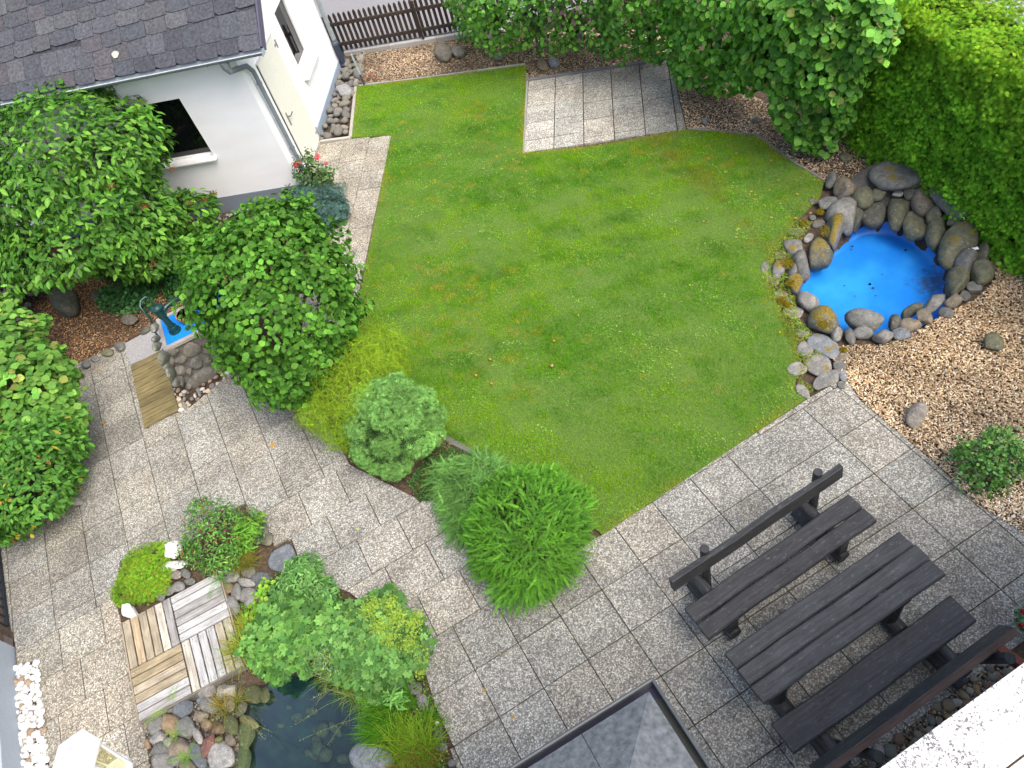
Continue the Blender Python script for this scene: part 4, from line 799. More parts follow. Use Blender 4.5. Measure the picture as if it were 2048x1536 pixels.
def bench(name, label, O, U, V_, planks, L, back_z, back_off, brown=False, lean=.1):
    """O: front... corner of the seat at its backrest side; V_ points from the backrest towards the sitter"""
    t = thing(name, label, 'bench', (O.x, O.y, 0), 'rustic benches at the table')
    O = Vector((O.x, O.y, 0)); y = 0
    for i, wd in enumerate(planks):
        mb = MB(); wavy(mb, O+V_*y, U, V_, L, wd, .45, .06, .006, (lambda q: (q, q, q*1.04))(random.uniform(.8, 1.25))); mb.build('seat_plank', W_DARK, t); y += wd+.018
    for s in (.30, L-.36):
        b0 = O+U*s
        for yy in ([.08, .26] if len(planks) > 1 else [.09, .19]):
            mb = MB(); q = b0+V_*yy+UP*.4495; mb.tube([q, q+UP*.004], [.013, .011], 10, (.06, .055, .05)); mb.build('bolt', METAL, t)
        mb = MB(); log(mb, b0-V_*.26+UP*.33, b0+V_*(y-.03)+UP*.33, .055); mb.build('cross_log', W_DARK, t)
        mb = MB(); log(mb, b0-V_*.28+UP*.10, b0+V_*(y+.0)+UP*.10, .07); mb.build('foot_log', W_DARK, t)
        mb = MB(); mb.box(b0+V_*(y*.55)+UP*.21, U*.055, V_*(y*.38), UP*.11, (.7, .7, .7)); mb.build('leg', W_DARK, t, bevel=.01)
        mb = MB(); log(mb, b0+U*.09-V_*(.16 if not brown else .04)+UP*.03, b0+U*.09-V_*(.16+back_off+(.10 if brown else 0))+UP*(back_z+.05), .045); mb.build('back_post', W_DARK, t, bevel=.006)
    mb = MB(); c_ = O+U*(L/2-.03)-V_*(.105+back_off*.86)+UP*(back_z-.09); dn = (UP*1.0-V_*lean).normalized(); nn = U.cross(dn)
    n = 14; vs = []; fs = []; uvs = []; o = random.random()*20
    for i in range(n+1):
        x = (i/n-.5)*L; bow = 0 if brown else .008*math.sin(i*.8+1)
        for (v, h_) in ((-.028, -.085), (-.028, .078), (-.02, .086), (.02, .086), (.028, .078), (.028, -.085)):
            vs.append(c_+U*x+nn*v+dn*(h_+bow))
    for i in range(n):
        for k in range(6):
            k2 = (k+1) % 6; fs.append((i*6+k, (i+1)*6+k, (i+1)*6+k2, i*6+k2)); x0, x1 = (i/n)*L, (i+1)/n*L; w0 = [0, .16, .18, .22, .24, .4][k]; w1 = [.16, .18, .22, .24, .4, .46][k]
            uvs.append([(o+x0, w0), (o+x1, w0), (o+x1, w1), (o+x0, w1)])
    fs += [tuple(range(6))[::-1], tuple(range(n*6, n*6+6))]; uvs += [[(o, q*.03) for q in range(6)]]*2
    mb.add(vs, fs, (1, 1, 1), uvs)
    back = mb.build('backrest', W_DARK, t)
    if brown:
        mb = MB(); mb.box(c_+dn*(.0905), U*(L/2), nn*.029, dn*.004, (1, 1, 1)); mb.build('top_edge', W_BROWN, back)
    return t
W_BROWN = m_wood('worn_brown_wood', (.08, .052, .043), (.17, .11, .09), (3, 40), .75)
O1 = P(1368, 1215, .45); bench('bench', 'dark bench with two seat planks beside the lawn side of the table', O1, Vector((math.cos(math.radians(15.4)), math.sin(math.radians(15.4)), 0)), Vector((math.sin(math.radians(15.4)), -math.cos(math.radians(15.4)), 0)), [.165, .165], 1.98, .86, .02)
O2 = P(1590, 1508, .45); bench('bench', 'dark bench with one wide seat plank and brown topped backrest near the white ledge', O2, BU, BV, [.27], 1.96, .88, .13, True, .62)
tb = P(1449, 1305, .75); tb = Vector((tb.x, tb.y, 0)); table = thing('garden_table', 'long dark stained table of three thick planks between the two benches', 'table', tuple(tb))
y = 0
for wd in (.155, .155, .165):
    mb = MB(); wavy(mb, tb-BV*y, BU, -BV, 1.93+random.uniform(-.02, .02), wd, .75, .06, .004, (lambda q: (q, q, q*1.0))(random.uniform(1.25, 1.7))); mb.build('table_plank', W_DARK, table); y += wd+.008
for s in (.26, 1.55):
    b0 = tb+BU*s
    mb = MB(); log(mb, b0-BV*.02+UP*.64, b0-BV*(y-.02)+UP*.64, .05); mb.build('cross_log', W_DARK, table)
    mb = MB(); log(mb, b0+BV*.04+UP*.08, b0-BV*(y+.04)+UP*.08, .08); mb.build('foot_log', W_DARK, table)
    for f_ in (.22, .78):
        mb = MB(); mb.tube([b0-BV*(y*f_)+UP*.1, b0-BV*(y*f_)+UP*.64], .075, 14); mb.build('leg', W_DARK, table)

# =================== decks ===================
D0 = P(243, 1246, .1); D0.z = 0; du = Vector((math.cos(math.radians(11.5)), math.sin(math.radians(11.5)), 0)); dv = Vector((math.sin(math.radians(13.5)), -math.cos(math.radians(13.5)), 0))
deck = thing('wooden_deck', 'square wooden deck of four tile modules with slats in alternating directions at the pond', 'deck', tuple(D0))
TN = (.66, .58, .44); WT = (.86, .88, .92); GY = (.60, .60, .61)
def module(O, A_, B_, sa, sb, cols):
    """slats run along A_, placed side by side along B_"""
    mb = MB(); n = 6; w_ = sb/n
    for i in range(n):
        c_ = cols[i % len(cols)]; k = random.uniform(.9, 1.1); mb.box(O+A_*sa/2+B_*(w_*(i+.5))+UP*(.088+random.uniform(-.001, .001)), A_*(sa/2-.004), B_*(w_/2-.008), UP*.012, tuple(x*k for x in c_))
    for f_ in (.08, .5, .92): mb.box(O+A_*sa*f_+B_*sb/2+UP*.05, B_*(sb/2-.005), A_*.03, UP*.024, (.4, .38, .34))
    for i in range(n):
        for f_ in (.07, .93):
            for _ in range(3):
                q = O+A_*(sa*f_+random.uniform(-.02, .02))+B_*(w_*(i+.5)+random.uniform(-.02, .02))+UP*.1008; mb.box(q, A_*.004, B_*.003, UP*.0008, (.1, .1, .1))
    return mb.build('deck_tile', W_DECK, deck, bevel=.002, seg=1)
SU, SV = .585, .62
module(D0, dv, du, SV, SU, [TN, (.78, .62, .42), TN, TN, (.95, .9, .8), GY]); module(D0+du*(SU+.004), du, dv, SU, SV, [WT, WT, GY, GY, WT, WT])
module(D0+dv*(SV+.004), du, dv, SU, SV, [(.62, .52, .34), (.62, .52, .34), (.7, .62, .48), (.68, .58, .42), WT, GY]); module(D0+du*(SU+.004)+dv*(SV+.004), dv, du, SV, SU, [(.95, .9, .8), WT, WT, WT, (.8, .72, .58), (.74, .68, .56)])
mb = MB()
for a_, b_ in ((D0+dv*(2*SV+.012), du), ): mb.box(a_+b_*SU+UP*.05, b_*SU, dv*.01, UP*.046, (.35, .33, .30))
for a_, b_ in ((D0-du*.012, dv), (D0+du*(2*SU+.014), dv)): mb.box(a_+b_*SV+UP*.05, b_*SV, du*.008, UP*.044, (.6, .52, .4))
mb.build('deck_edge', W_DECK, deck)
S0 = P(262, 731, .03); S0.z = 0; e1 = P(358, 820, .03); e0 = P(290, 856, .03); sv_ = (Vector((e0.x, e0.y, 0))-S0); LS = sv_.length; sv_.normalize(); su_ = Vector((-sv_.y, sv_.x, 0)); su_ = su_ if su_.x > 0 else -su_
mb = MB(); n = 10
for i in range(n): mb.box(S0+su_*.25+sv_*(LS*(i+.5)/n)+UP*.028, su_*.255, sv_*(LS/n/2-.008), UP*.012, (random.uniform(.85, 1.15),)*3)
for f_ in (.03, .47): mb.box(S0+su_*f_+sv_*LS/2+UP*.008, sv_*LS/2, su_*.02, UP*.010, (.5, .5, .5))
tag(mb.build('wooden_duckboard', W_STEP, None, tuple(S0), bevel=.002), 'greenish wooden duckboard lying on the slabs beside the stone pump pedestal', 'duckboard')

# =================== pump pedestal ===================
TZ = .68; PA = P(332, 698, TZ); PA.z = 0; pu = Vector((math.cos(math.radians(12)), math.sin(math.radians(12)), 0)); pv = Vector((-math.sin(math.radians(12)), math.cos(math.radians(12)), 0)); pw, pd_ = 1.05, .66
ped = thing('pump_pedestal', 'field stone pedestal with bright blue painted top carrying the hand pump', 'pedestal', tuple(PA))
mb = MB(); vs = []
for z, e in ((TZ-.012, .0), (-.05, .085)):
    for x, y in ((-e, -e*1.6), (pw+e, -e*1.6), (pw+e, pd_+e), (-e, pd_+e)): vs.append(PA+pu*x+pv*y+UP*z)
mb.add(vs, [(0, 1, 2, 3), (0, 4, 5, 1), (1, 5, 6, 2), (2, 6, 7, 3), (3, 7, 4, 0)], (.15, .145, .13)); mb.build('mortar', MORT, ped)
mb = MB()
for (x0, x1, y0, y1) in ((-.03, pw+.03, -.03, .03), (-.03, pw+.03, pd_-.03, pd_+.03), (-.03, .03, .03, pd_-.03), (pw-.03, pw+.03, .03, pd_-.03)):
    mb.box(PA+pu*(x0+x1)/2+pv*(y0+y1)/2+UP*(TZ-.005), pu*(x1-x0)/2, pv*(y1-y0)/2, UP*.028, (.42, .39, .35))
mb.build('rim', CONC, ped, bevel=.006)
mb = MB(); mb.box(PA+pu*pw/2+pv*pd_/2+UP*(TZ+.004), pu*(pw/2-.031), pv*(pd_/2-.031), UP*.006); mb.build('blue_top', BLUE2, ped)
def onplane(px, py, O, n_):
    d = CF+CR*((px-1024)/FPX)-CU*((py-768)/FPX); t = (O-Vector((0, 0, CH))).dot(n_)/d.dot(n_); return Vector((0, 0, CH))+d*t
def facestone(px, py, rx, ry, ang, O, n_, dep, col, kind='round'):
    t = math.radians(ang); c_ = onplane(px, py, O, n_); a_ = onplane(px+rx*math.cos(t), py+rx*math.sin(t), O, n_)-c_; b_ = onplane(px-ry*math.sin(t), py+ry*math.cos(t), O, n_)-c_
    V, F = rockshape(3, *{'round': (.08, 2, 0, .15), 'angular': (.10, 6, 0, .18)}[kind]); W = np.outer(V[:, 0], a_)*1.04+np.outer(V[:, 1], b_)*1.04+np.outer(V[:, 2], n_*dep)+np.array(c_)
    me = bpy.data.meshes.new('stone'); me.from_pydata([tuple(v) for v in W-np.array(ORG[ped.name])], [], F.tolist())
    for p in me.polygons: p.use_smooth = True
    o = link_mesh('stone', me, ped, None, STONE); o.color = (*col, 1)
fnn = (-pv+UP*.18).normalized(); lf = (-pu+UP*.12).normalized(); FO = PA-pv*.06+UP*.35; LO = PA-pu*.04+UP*.35
for q in [(345, 704, 14, 9, -8), (385, 697, 20, 18, -20), (363, 719, 15, 9, -15), (392, 727, 14, 14, -30), (361, 740, 14, 9, 0), (408, 755, 35, 22, -22), (423, 697, 18, 10, -15), (415, 720, 8, 7, 0), (344, 722, 7, 8, 20), (363, 763, 9, 15, -20), (440, 712, 14, 10, 0), (378, 772, 8, 8, 0), (344, 748, 5, 9, -10), (436, 735, 10, 14, 10), (378, 742, 7, 8, 0), (460, 725, 14, 12, 0)]:
    facestone(*q, FO, fnn, .06, random.choice([(.16, .155, .13), (.19, .18, .15), (.14, .14, .125)]), random.choice(['round', 'angular']))
for q in [(316, 692, 8, 9, 0), (312, 678, 6, 7, 0), (326, 715, 8, 14, -25), (340, 742, 7, 18, -20), (309, 655, 5, 10, -10), (352, 764, 6, 12, -20), (334, 733, 5, 9, -20)]:
    facestone(*q, LO, lf, .05, (.20, .21, .17))
# pump
PG = m_simple('pump_green', (.006, .05, .045), .3, 0, .6); pb = P(351, 662, TZ+.01); pump = thing('hand_pump', 'dark green cast iron hand pump with curved handle on the blue pedestal top', 'pump', tuple(pb))
t_ = Vector((-.012, .0, 0))
mb = MB(); prof = [(0, .085), (.02, .085), (.025, .06), (.07, .058), (.075, .066), (.10, .066), (.105, .045), (.30, .045), (.305, .06), (.46, .062)]
mb.tube([pb+UP*z+t_*z for z, r in prof], [r for z, r in prof], 20); mb.build('barrel', PG, pump, smooth=False)
mb = MB(); prof = [(.455, .082), (.475, .082), (.48, .06), (.50, .03), (.505, .02), (.60, .012)]; mb.tube([pb+UP*z for z, r in prof], [r for z, r in prof], 20); mb.build('cap', PG, pump)
hp = [P(x, y, z) for x, y, z in ((299, 596, 1.22), (290, 594, 1.25), (281, 602, 1.24), (280, 614, 1.2), (290, 626, 1.12), (301, 638, 1.02), (307, 652, .9), (309, 664, .8), (318, 673, .72))]
mb = MB(); mb.tube(hp, [.012, .013, .016, .02, .018, .015, .014, .014, .012], 10); mb.tube([hp[4], pb+UP*.50], [.014, .014], 8); mb.build('handle', PG, pump, smooth=True)
mb = MB(); sp0 = pb+UP*.36; mb.tube([sp0, sp0+pu*.10+pv*.06+UP*.02, sp0+pu*.22+pv*.12+UP*.015, sp0+pu*.30+pv*.15-UP*.02, sp0+pu*.33+pv*.16-UP*.09], [.04, .036, .034, .034, .032], 12); mb.build('spout', PG, pump, smooth=True)
pp = P(377, 640, TZ+.01); mb = MB(); TC = (.52, .24, .13)
prof = [(0, .075), (.02, .085), (.09, .115), (.12, .12), (.135, .118), (.135, .104), (.11, .10), (.04, .07)]; mb.tube([pp+UP*z for z, r in prof], [r for z, r in prof], 24, TC, cap=True)
pot = mb.build('flower_pot', m_attr('terracotta', .85, 40), None, tuple(pp)); tag(pot, 'terracotta bowl on the blue pedestal top under the round tree', 'pot')

# =================== lantern, white wall, gate ===================
lc = P(150, 1512, 2.9); lan = thing('garden_lantern', 'white six sided lantern at the lower left corner above the paving', 'lantern', (lc.x, lc.y, 0)); WL = (.85, .85, .83)
def hexring(r, z, a0=.35): return [lc+Vector((math.cos(a0+i*math.pi/3)*r*.8, math.sin(a0+i*math.pi/3)*r*.8, z)) for i in range(6)]
mb = MB(); rings = [(.205, -.03), (.21, -.005), (.19, .012), (.10, .05), (.03, .065)]
vs = [q for r, z in rings for q in hexring(r, z)]; mb.add(vs, [(i*6+k, i*6+(k+1) % 6, (i+1)*6+(k+1) % 6, (i+1)*6+k) for i in range(4) for k in range(6)]+[tuple(range(24, 30)), tuple(range(6))[::-1]], WL); mb.build('cap', PLAIN, lan, bevel=.004)
mb = MB(); mb.tube([lc+UP*.06, lc+UP*.09, lc+UP*.11, lc+UP*.125], [.022, .03, .02, .006], 12, WL); mb.build('finial', PLAIN, lan)
mb = MB(); a, b_ = hexring(.17, -.04), hexring(.11, -.44)
for i in range(6): mb.tube([a[i], b_[i]], .011, 6, WL)
for k in range(6): mb.tube([b_[k], b_[(k+1) % 6]], .013, 6, WL)
mb.tube([lc-UP*.44, lc-UP*.47], .10, 12, WL); mb.build('cage', PLAIN, lan)
GL, nt, b = mat('clear_glass'); nt.nodes.remove(b); tr = nd(nt, 'BsdfTransparent'); tr.inputs[0].default_value = (.9, .88, .72, 1); gl = nd(nt, 'BsdfGlossy'); gl.inputs['Roughness'].default_value = .05; ms = nd(nt, 'MixShader'); ms.inputs[0].default_value = .1
nt.links.new(tr.outputs[0], ms.inputs[1]); nt.links.new(gl.outputs[0], ms.inputs[2]); nt.links.new(ms.outputs[0], nt.nodes['Material Output'].inputs[0])
mb = MB(); a, b_ = hexring(.162, -.04), hexring(.105, -.43)
for i in range(6): mb.add([a[i], a[(i+1) % 6], b_[(i+1) % 6], b_[i]], [(0, 1, 2, 3)])
mb.build('glass', GL, lan)
mb = MB(); mb.tube([Vector((lc.x, lc.y, 0)), lc-UP*.46], [.045, .03], 12, WL); mb.build('post', PLAIN, lan)
wa, wb = P(29, 1292), P(60, 1640); wt = (wb-wa).normalized(); wn = Vector((wt.y, -wt.x, 0)); wn = wn if wn.x < 0 else -wn
nw = thing('neighbour_wall', 'smooth white wall with pale grey base beside the strip of white pebbles', 'wall', tuple(wa))
L_ = (wb-wa).length
mb = MB(); mb.box(wa+wt*L_/2+wn*.15+UP*1.4, wt*L_/2, wn*.12, UP*1.45, (.82, .83, .84)); mb.build('wall', RENDER, nw)
mb = MB(); mb.box(wa+wt*L_/2+wn*.10+UP*.12, wt*L_/2, wn*.085, UP*.2, (.36, .41, .47)); mb.build('base_band', PLAIN, nw)
mb = MB()
for z in range(7):
    for s in (0, 1): mb.box(wa-wt*.05+wn*(.06+.12*s)+UP*(.04+z*.075), wt*.05, wn*.055, UP*.033, random.choice([(.16, .08, .05), (.11, .07, .05), (.14, .12, .11)]))
mb.build('brick_end', CONC, nw, bevel=.004)
ga = P(21, 1256); gb = P(0, 1085); gt_ = (gb-ga).normalized(); GLn = (gb-ga).length*1.15
gate = thing('iron_gate', 'black iron gate with slanting bars at the left edge above the white wall', 'gate', tuple(ga)); BK = (.015, .017, .022)
for z in (.06, 1.05):
    mb = MB(); mb.box(ga+gt_*GLn/2+UP*z, gt_*GLn/2, wn*.018, UP*.02, BK); mb.build('rail', METAL, gate, bevel=.003)
for i in range(13):
    mb = MB(); c_ = ga+gt_*(GLn*i/12); mb.tube([c_+UP*.06, c_+UP*1.05], .011, 8, BK); mb.build('bar', METAL, gate)

# =================== own house below the camera ===================
mb = MB(); bc = P(1305, 1360, 2.8); bl = Vector((-math.cos(math.radians(12.6)), -math.sin(math.radians(12.6)), 0)); br_ = Vector((math.cos(math.radians(-77)), math.sin(math.radians(-77)), 0))
bay = thing('bay_window', 'small bay with hipped slate roof and grey gutter at the bottom edge', 'bay', (bc.x, bc.y, 0))
LB_, RB_ = 2.4, 1.25; hipd = (bl*1+br_*1); tn = math.tan(math.radians(32)); p0 = bc+bl*.06+br_*.06
def roofz(a, b_): return bc+bl*a+br_*b_+UP*(min(a, b_)*tn)
for (quad) in ([roofz(.07, .07), roofz(.07+1.0, .07+1.0), roofz(LB_, 1.07), roofz(LB_, .07)], [roofz(.07, .07), roofz(.07, RB_), roofz(1.07, RB_), roofz(1.07, 1.07)]):
    mb.add(quad, [(0, 1, 2, 3)], (.10, .115, .13))
broof = mb.build('roof', SLATE, bay)
mb = MB()
def bs(a0, a1, b0, b1, side, k):
    def q(a, b_, h_): p = bc+bl*a+br_*b_+UP*((b_ if side == 0 else a)*tn+h_); return p
    c_ = random.choice([(.12, .137, .150), (.13, .145, .16), (.115, .13, .145)])
    if side == 0: pts = [q(a0, b0, .022), q(a1, b0, .022), q(a1, b1, .006), q(a0 + (b1-b0 if a0 <= b0+.03 else 0), b1, .006)]
    else: pts = [q(a0, b0, .024), q(a0, b1, .024), q(a1, b1, .008), q(a1, b0+(a1-a0 if b0 <= a0+.03 else 0), .008)]
    mb.add(pts+[p-UP*.008 for p in pts], [(0, 1, 2, 3), (0, 4, 5, 1), (1, 5, 6, 2), (3, 7, 4, 0), (2, 6, 7, 3)], c_)
for r_ in range(3):
    b0 = .06+r_*.34; b1 = b0+.40; a = b0
    while a < LB_-.45: w_ = random.uniform(.45, .7); bs(a, a+w_-.004, b0, b1, 0, r_); a += w_
    a = b0
    while a < RB_: w_ = random.uniform(.45, .7); bs(b0, b1, a, a+w_-.004, 1, r_); a += w_
mb.build('slates', SLATE, broof)
mb = MB(); GC = (.07, .08, .09)
mb.box(bc+bl*LB_/2-br_*.0+UP*-.03, bl*LB_/2, br_*.006, UP*.045, GC); mb.box(bc+bl*LB_/2+br_*.04-UP*.072, bl*LB_/2, br_*.045, UP*.004, (.02, .02, .05)); mb.tube([bc+UP*.015, bc+bl*LB_+UP*.015], .011, 8, GC)
mb.box(bc+br_*(RB_/2)+UP*-.03-bl*.0, br_*(RB_/2), bl*.006, UP*.045, GC); mb.box(bc+br_*RB_/2+bl*.04-UP*.073, br_*RB_/2, bl*.045, UP*.004, (.03, .035, .03)); mb.tube([bc+UP*.015, bc+br_*RB_+UP*.015], .011, 8, GC)
mb.build('gutter', METAL, bay)
mb = MB(); i0 = bc+bl*.16+br_*.16; i0.z = 1.37
mb.box(i0+bl*1.1+br_*.5, bl*1.1, br_*.5, UP*1.37, (.8, .8, .8)); mb.build('wall', RENDER, bay)
# ledge
lz = 3.4; l0, l1 = P(1760, 1536, lz), P(2048, 1325, lz); lt = (l1-l0).normalized(); ln = Vector((lt.y, -lt.x, 0)); ls = l0-lt*.5
own = thing('balcony_ledge', 'white ledge with black mould speckles crossing the lower right corner', 'ledge', (ls.x, ls.y, 0))
MO, nt, b = mat('mouldy_white'); co = coords(nt); n1 = noise(nt, co, 55, 8, .85); n2 = noise(nt, co, 3.2, 3)
ad = nd(nt, 'Math', operation='MULTIPLY_ADD'); nt.links.new(n2, ad.inputs[0]); ad.inputs[1].default_value = .45; nt.links.new(n1, ad.inputs[2])
c = ramp(nt, ad.outputs[0], [(.74, (.82, .82, .82)), (.80, (.10, .10, .10))]); nt.links.new(c, b.inputs['Base Color']); b.inputs['Roughness'].default_value = .8
mb = MB(); mb.box(ls+lt*2.5+ln*.135-UP*.06, lt*2.5, ln*.135, UP*.06); mb.build('ledge_top', MO, own, bevel=.004)
mb = MB(); mb.box(ls+lt*2.5+ln*.9-UP*.20, lt*2.5, ln*.62, UP*.05, (.62, .72, .76)); mb.build('balcony_floor', CONC, own)
mb = MB(); q = ls+lt*2.5+ln*.13; q.z = 1.64; mb.box(q, lt*2.5, ln*.10, UP*1.64, (.8, .8, .8)); mb.build('wall', RENDER, own)
mb = MB(); p = P(2018, 1313); d_ = (P(2050, 1340)-P(1992, 1300)).normalized(); mb.box(p+UP*.02, d_*.13, Vector((-d_.y, d_.x, 0))*.035, UP*.035, (.26, .09, .06)); tag(mb.build('brick', CONC, None, tuple(p), bevel=.004), 'red brick standing on edge at the end of the pebble strip', 'brick')
# =================== vegetation ===================
def px_r(px, py, z, r): return (P(px+r, py, z)-P(px-r, py, z)).length/2
def E(px, py, z, rpx, rz, ry=1.0): c = P(px, py, z); r = px_r(px, py, z, rpx); return (c.x, c.y, z, r, r*ry, rz)
def ribleaf(w, droop=.12, fold=.05, wave=0):
    ys = {'a': (.18, w*.62), 'b': (.52, w), 'c': (.84, w*.55)}
    V = [(0, 0, 0), (0, .5, -.02), (0, 1, -droop)]
    for s in (-1, 1):
        for k in 'abc': y, ww = ys[k]; V.append((s*ww, y, fold-droop*y*y+wave*s*(1 if k == 'b' else 0)))
    return np.array(V), np.array([(0, 3, 4, 1), (1, 4, 5, 2), (0, 1, 7, 6), (1, 2, 8, 7)])
T_OV = ribleaf(.24, .22, .07); T_HZ = ribleaf(.44, .16, .06, .04); T_RD = ribleaf(.5, .05, .08); T_NR = ribleaf(.17, .2, .05); T_LG = ribleaf(.11, .3, .03); T_SM = (np.array([(0, 0, 0), (.3, .5, .05), (0, 1, -.05), (-.3, .5, .05)]), np.array([(0, 1, 2, 3)]))
def fan(n, spread, w, l0=.7, bend=.2):
    V = []; F = []
    for i in range(n):
        a = (i/(n-1)-.5)*2*spread; l = 1-(1-l0)*abs(a)/spread; d = np.array([math.sin(a), math.cos(a)]); nn = np.array([d[1], -d[0]]); b = len(V); y0 = .12*i % .3
        V += [(d[0]*y0*.3, d[1]*y0*.3, 0), (*(d*l*.5+nn*w), .03), (*(d*l), -bend*l*l), (*(d*l*.5-nn*w), .03)]; F.append((b, b+1, b+2, b+3))
    return np.array(V, float), np.array(F)
T_THUJA = fan(6, .75, .055, .5, .25); T_FINE = fan(7, 1.2, .05, .7, .1)
def rosette(n, w, up=.5):
    V = []; F = []
    for i in range(n):
        a = i*2*math.pi/n+.3; el = up*(.6+.6*((i*7) % 5)/5); d = np.array([math.cos(a)*math.cos(el), math.sin(a)*math.cos(el), math.sin(el)]); s = np.array([-math.sin(a), math.cos(a), 0])*w; b = len(V)
        V += [(0, 0, 0), tuple(d*.5+s), tuple(d), tuple(d*.5-s)]; F.append((b, b+1, b+2, b+3))
    return np.array(V, float), np.array(F)
T_NEED = rosette(8, .07, .7); T_CLOV = rosette(3, .3, .1)
def lobed(n, notch=.72, cup=.12):
    V = [(0, .5, 0)]; F = []
    for i in range(2*n):
        a = -math.pi/2+.32+(2*math.pi-.64)*i/(2*n-1); r = .5*(1 if i % 2 else notch); V.append((math.cos(a)*r, .5+math.sin(a)*r, cup*r*(1 if i % 2 else .3)))
    for i in range(0, 2*n-2, 2): F.append((0, 1+i, 2+i, 3+i))
    return np.array(V, float), np.array(F)
T_LOBE = lobed(7)
def sprig(n, lw, ll, droop, w=.012):
    V = [(-w, 0, 0), (w, 0, 0)]; F = []
    for i in range(1, 4): y = i/3; V += [(-w*(1-y*.7), y, -droop*y*y), (w*(1-y*.7), y, -droop*y*y)]; F.append((2*i-2, 2*i-1, 2*i+1, 2*i))
    for i in range(n):
        y = .12+.88*i/(n-1); z = -droop*y*y; k = 1-.45*y
        for s in (-1, 1):
            b = len(V); V += [(0, y, z), (s*ll*.5*k, y+lw, z+.02), (s*ll*k, y+ll*.45*k, z+.01), (s*ll*.5*k, y-lw*.4, z+.02)]; F.append((b, b+1, b+2, b+3))
    return np.array(V, float), np.array(F)
T_LON = sprig(10, .055, .13, .35); T_FERN = sprig(16, .022, .22, .35); T_ASH = sprig(5, .10, .34, .3); T_THREAD = sprig(6, .02, .10, .7, .014); T_JUN = sprig(9, .03, .13, .12, .02)
def place(name, tmpl, pos, N, T, size, col, mat_, parent, tipcol=None):
    V0, F0_ = tmpl; n = len(pos); N = N/np.linalg.norm(N, axis=1, keepdims=True)
    T = T-N*(T*N).sum(1, keepdims=True); T /= np.linalg.norm(T, axis=1, keepdims=True)+1e-9; X = np.cross(T, N)
    s = np.broadcast_to(size, (n,))[:, None, None]
    V = pos[:, None, :]+s*(V0[None, :, 0:1]*X[:, None, :]+V0[None, :, 1:2]*T[:, None, :]+V0[None, :, 2:3]*N[:, None, :])
    F = (F0_[None]+(np.arange(n)*len(V0))[:, None, None]).reshape(-1, F0_.shape[1]); C = np.repeat(col, len(F0_), axis=0)
    if tipcol is not None:
        yy = V0[F0_].mean(1)[:, 1]; k = np.clip((yy-yy.min())/(np.ptp(yy)+1e-9), 0, 1)[None, :, None]
        C = (col[:, None, :]*(1-k*.6)+np.array(tipcol)*k*.6).reshape(-1, 3)
    return np_mesh(name, V.reshape(-1, 3), F, C, mat_, parent)
def shell(ells, n, inner=.72, zmin=.03, lump=.13, low=-.75, keep=.82, freq=4):
    A = np.array([e[3]*e[5]+e[3]*e[4] for e in ells]); A = A/A.sum(); out = []; outd = []; got = 0
    ph = rng.uniform(0, 6.28, (10,)); Q = rng.normal(size=(10, 3))*freq
    for _ in range(40):
        k = rng.choice(len(ells), n, p=A); e = np.array(ells)[k]; d = rng.normal(size=(n, 3)); d /= np.linalg.norm(d, axis=1, keepdims=True)
        l = 1+lump*np.sin(d@Q.T+ph+k[:, None]*1.7).sum(1)/3
        r = (inner+(1-inner)*rng.random(n)**.6)*l; p = e[:, :3]+e[:, 3:]*d*r[:, None]
        ok = (p[:, 2] > zmin) & (d[:, 2] > low)
        for j, q in enumerate(ells):
            q = np.array(q); rr = np.linalg.norm((p-q[:3])/q[3:], axis=1); ok &= ~((rr < keep) & (k != j))
        out.append(p[ok]); nd_ = d/e[:, 3:]; outd.append((nd_/np.linalg.norm(nd_, axis=1, keepdims=True))[ok]); got += ok.sum()
        if got >= n: break
    return np.concatenate(out)[:n], np.concatenate(outd)[:n]
def palette(n, cols, weights=None, var=.22, pos=None, patch=.0):
    c = np.array(cols)[rng.choice(len(cols), n, p=weights)]; k = rng.lognormal(0, var, (n, 1))
    if pos is not None and patch: k = k*(1+patch*fnoise(pos[:, 0]+pos[:, 2], pos[:, 1]-pos[:, 2], .28, 3))[:, None]
    return np.clip(c*k, .004, .9)
def leaves(name, parent, ells, n, tmpl, size, cols, weights=None, upb=.6, jit=.5, droop=.5, out=.5, inner=.7, mat_=None, zmin=.03, lump=.13, low=-.75, var=.22, patch=.18, tipcol=None, keep=.82, freq=4):
    p, d = shell(ells, n, inner, zmin, lump, low, keep, freq); n = len(p)
    N = d+np.array([0, 0, upb])+rng.normal(size=(n, 3))*jit; T = rng.normal(size=(n, 3))*.6+d*out-np.array([0, 0, droop])
    s = rng.uniform(size[0], size[1], n); return place(name, tmpl, p, N, T, s, palette(n, cols, weights, var, p, patch), mat_ or LEAF, parent, tipcol)
def trunk(parent, base, tops, r=.03, col=(.10, .075, .05), name='trunk'):
    mb = MB(); base = Vector(base)
    for t in tops:
        t = Vector(t); m_ = base.lerp(t, .5)+Vector((random.uniform(-.08, .08), random.uniform(-.08, .08), .05))
        mb.tube([base+Vector((random.uniform(-r, r), random.uniform(-r, r), -.03)), base.lerp(m_, .5), m_, t], [r, r*.8, r*.55, r*.25], 8, col)
    return mb.build(name, BARK, parent)
def plant(name, label, cat, bx, by, group=None):
    b_ = P(bx, by); return thing(name, label, cat, (b_.x, b_.y, 0), group), b_
def ctops(ells, k=2):
    r = []
    for e in ells:
        for _ in range(k): r.append((e[0]+random.uniform(-.5, .5)*e[3], e[1]+random.uniform(-.5, .5)*e[4], e[2]+random.uniform(-.1, .5)*e[5]))
    return r
HZ = [(.085, .24, .028), (.055, .165, .02), (.14, .33, .04)]

